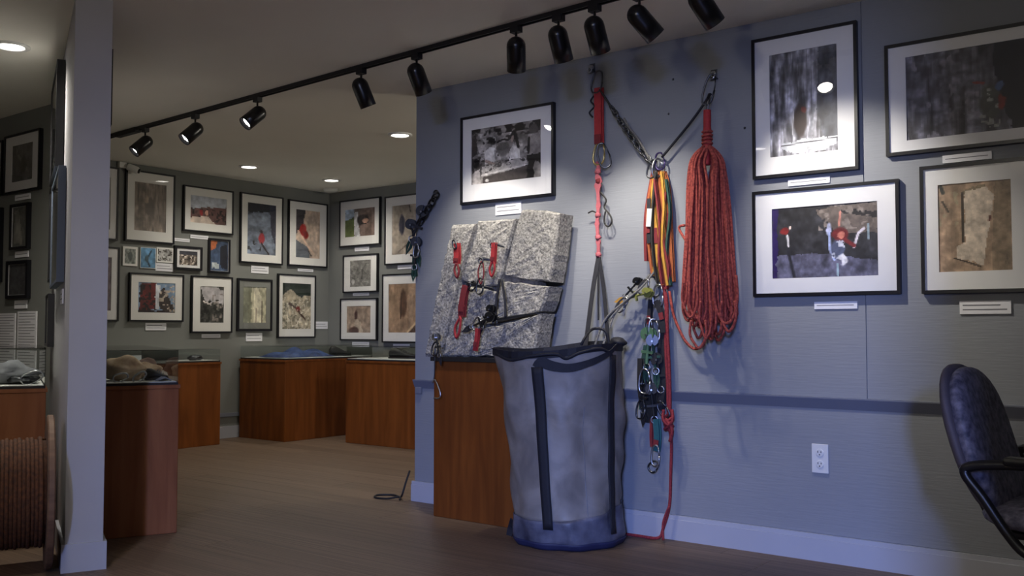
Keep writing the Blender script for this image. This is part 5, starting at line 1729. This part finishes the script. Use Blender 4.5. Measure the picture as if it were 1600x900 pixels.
cushion(-0.255, 0, 0.665, 0.045, 0.225, 0.235, -0.28, 'backrest', M_CHAIR, 2.5, 0.05)
cushion(-0.285, 0, 0.668, 0.030, 0.232, 0.242, -0.28, 'backrest_shell', M_CHAIRRIM, 2.5, 0.05)
cushion(0.02, 0, 0.455, 0.045, 0.24, 0.25, PI / 2, 'seat', M_CHAIR, 3.0, 0.0)
MB().mm((-0.16, -0.12, 0.385), (0.16, 0.12, 0.415)).build('seat_plate', M_PLASTIC, chair, local=True, bevel=0.01)
MB().strap(smooth_path([(-0.10, 0, 0.400), (-0.19, 0, 0.405), (-0.235, 0, 0.44), (-0.27, 0, 0.52), (-0.30, 0, 0.62)], 5), 0.06, 0.010, (0, 1, 0)).build('back_bar', M_PLASTIC, chair, local=True)
for s in (-1, 1):
    yy = s * 0.285
    loop = [(-0.20, yy, 0.615), (-0.10, yy, 0.628), (0.05, yy, 0.632), (0.17, yy, 0.622), (0.20, yy, 0.58), (0.18, yy, 0.48), (0.15, yy, 0.40), (0.09, yy, 0.378), (0.0, yy, 0.376), (-0.06, yy, 0.385), (-0.11, yy, 0.44), (-0.17, yy, 0.53), (-0.215, yy, 0.59)]
    arm = MB().tube(smooth_path(loop, 5, closed=True), 0.015, 10, closed=True).build('arm_loop', M_PLASTIC, chair, smooth=True, local=True)
    MB().box((0.02, yy, 0.640), (0.26, 0.055, 0.024)).build('arm_pad', M_PLASTIC, arm, local=True, bevel=0.01)
    MB().mm((-0.02, min(0, s * 0.30), 0.385), (0.05, max(0, s * 0.30), 0.393)).build('arm_bracket', M_PLASTIC, chair, local=True)
MB().lathe([(0.03, 0.10), (0.03, 0.24), (0.022, 0.24), (0.022, 0.39)], 16, (0, 0, 0)).build('gas_column', M_PLASTIC, chair, local=True, smooth=False)
for k in range(5):
    a = 2 * PI * k / 5 + 0.3
    d = Vector((math.cos(a), math.sin(a), 0))
    bl = MB().tube([Vector((0, 0, 0.115)) + d * 0.02, Vector((0, 0, 0.10)) + d * 0.16, Vector((0, 0, 0.075)) + d * 0.29], [0.024, 0.02, 0.015], 8).build('base_leg', M_PLASTIC, chair, local=True, smooth=True)
    MB().lathe([(0.027, -0.018), (0.027, 0.018)], 14, Vector((0, 0, 0.027)) + d * 0.29, Vector((-d.y, d.x, 0))).build('caster', M_PLASTIC, bl, local=True)

# ================================================================== ROPE SPOOL
SR = 0.325
sp_c = pp(0.13, -0.045, SR)                 # outer face of the right flange
spool = thing('rope_spool', (sp_c.x, sp_c.y, 0), 'big wooden spool wound with orange brown rope left of the partition', 'spool')
axd = -B2                                    # from the partition to the left
W_SP = 0.42
for f0 in (0.0, W_SP - 0.028):
    fo = MB().lathe([(0.03, 0), (SR - 0.006, 0), (SR, 0.005), (SR, 0.023), (SR - 0.006, 0.028), (0.03, 0.028)], 48, sp_c + axd * f0, axd).build('flange', M_SPOOLW, spool)
MB().lathe([(0.13, 0.028), (0.13, W_SP - 0.028)], 28, sp_c, axd).build('drum', M_SPOOLW, spool)
# rope: helical layers
m = MB()
wrapr = 0.222
turn = 0.0155
nt_ = int((W_SP - 0.07) / turn)
e1 = Vector((0, 0, 1))
e2 = axd.cross(e1)
pts = []
NS = 40
for k in range(nt_ * NS):
    a = 2 * PI * k / NS
    tt = k / (nt_ * NS)
    r_ = wrapr + 0.004 * math.sin(a * 0.37) + 0.003 * math.sin(k // NS * 2.1)
    pts.append(sp_c + axd * (0.037 + (W_SP - 0.075) * tt) + (e1 * math.cos(a) + e2 * math.sin(a)) * r_)
m.tube(pts, 0.0088, 6)
m.build('rope_winding', M_SPOOLR, spool, smooth=True)
MB().lathe([(wrapr - 0.004, 0.0285), (wrapr - 0.004, W_SP - 0.0285)], 40, sp_c, axd).build('rope_core', M_SPOOLR, spool, smooth=True)

# ---- exhibits in the other cases
zl = 0.752
m = MB().blob(pp(0.95, -0.22, zl + 0.045), (0.10, 0.12, 0.06), 21, 0.25, 20, 12, 1.6, flat=0.044)
tag(m.build('folded_cloth', M_GREYC, smooth=True), 'grey white bundle inside the left glass case', 'cloth')
shoe(pp(0.92, -0.54, zl), 2.2, 0.26, 0.095, 0.085, M_DARKL, M_BLACKM, 'dark boot inside the left glass case')
carabiner(pp(0.80, -0.12, zl + 0.03), 0.10, 0.055, 1.2, 'steel carabiner lying at the front right of the left glass case', M_STEEL, yaw=ROT_A)
m = MB().blob(pp(0.84, -0.15, zl + 0.02), (0.05, 0.07, 0.022), 9, 0.2, 14, 8, 1.5, flat=0.018)
tag(m.build('metal_scrap', M_STEELD, smooth=True), 'flat grey metal piece at the front right of the left glass case', 'exhibit')

for k, (a_, b_, an, lb) in enumerate(((0.66, 0.27, 1.3, 'steel carabiner lying at the front left of the near glass case'), (0.67, 0.36, 0.9, 'steel carabiner lying at the front middle of the near glass case'))):
    carabiner(pp(a_, b_, zc + 0.022), 0.07, 0.038, an, lb, M_STEEL, yaw=ROT_A)
t = MB().mm((0, 0, 0), (0.09, 0.06, 0.003))
t.v = [Matrix.Rotation(ROT_A, 3, 'Z') @ v + pp(0.70, 0.36, zc) for v in t.v]
tag(t.build('paper_sheet', M_PAPER), 'small white paper lying in the near glass case', 'paper')

zb = 0.757
# blue nylon heap on the corner case
mb = MB()
nx, ny = 44, 14
for j in range(ny + 1):
    for i in range(nx + 1):
        u, v = i / nx, j / ny
        e = (math.sin(PI * u) ** 0.5) * (math.sin(PI * v) ** 0.6)
        yy = 5.67 + 0.66 * u
        xx = -7.30 + 0.34 * v + 0.03 * math.sin(7 * u)
        zz = zb + 0.002 + e * (0.066 + 0.020 * math.sin(15 * u + 3 * v) + 0.013 * math.sin(31 * u - 8 * v))
        mb.v.append(Vector((xx, yy, zz)))
for j in range(ny):
    for i in range(nx):
        a = j * (nx + 1) + i
        mb.f.append((a, a + 1, a + nx + 2, a + nx + 1))
tag(mb.build('nylon_hammock', M_BLUEC, smooth=True), 'crumpled blue nylon spread in the corner glass case', 'cloth')
shoe((-7.05, 6.47, zb), 1.2, 0.22, 0.09, 0.085, M_DARKL, M_BLACKM, 'dark shoe beside the blue nylon in the corner glass case')
shoe((-5.95, 6.22, zb), 0.25, 0.27, 0.10, 0.085, M_DARKL, M_BLACKM, 'dark boot in the right back glass case')
t = MB().blob((-5.62, 6.20, zb + 0.03), (0.11, 0.09, 0.035), 31, 0.2, 16, 10, 1.6, flat=0.028).build('folded_cloth', M_GREYC, smooth=True)
tag(t, 'grey cloth bundle right of the dark boot in the back glass case', 'cloth')
for (x, y, w, d, lb) in ((-6.25, 6.10, 0.20, 0.14, 'white paper sheet at the left end of the right back case'), (-7.0, 6.62, 0.12, 0.10, 'white paper sheet in the corner case next to the corner')):
    t = MB().mm((x - w / 2, y - d / 2, zb), (x + w / 2, y + d / 2, zb + 0.003)).build('paper_sheet', M_PAPER)
    tag(t, lb, 'paper')
t = MB().blob((-7.30, 4.98, zb - 0.010 + 0.02), (0.05, 0.07, 0.025), 41, 0.2, 14, 8, 1.5, flat=0.019).build('metal_scrap', M_STEELD, smooth=True)
tag(t, 'small dark metal piece in the shallow case on the dim wall', 'exhibit')
t = MB().mm((-7.26, 4.70, zb - 0.010), (-7.20, 4.86, zb - 0.007)).build('paper_sheet', M_PAPER)
tag(t, 'white paper strip in the shallow case on the dim wall', 'paper')
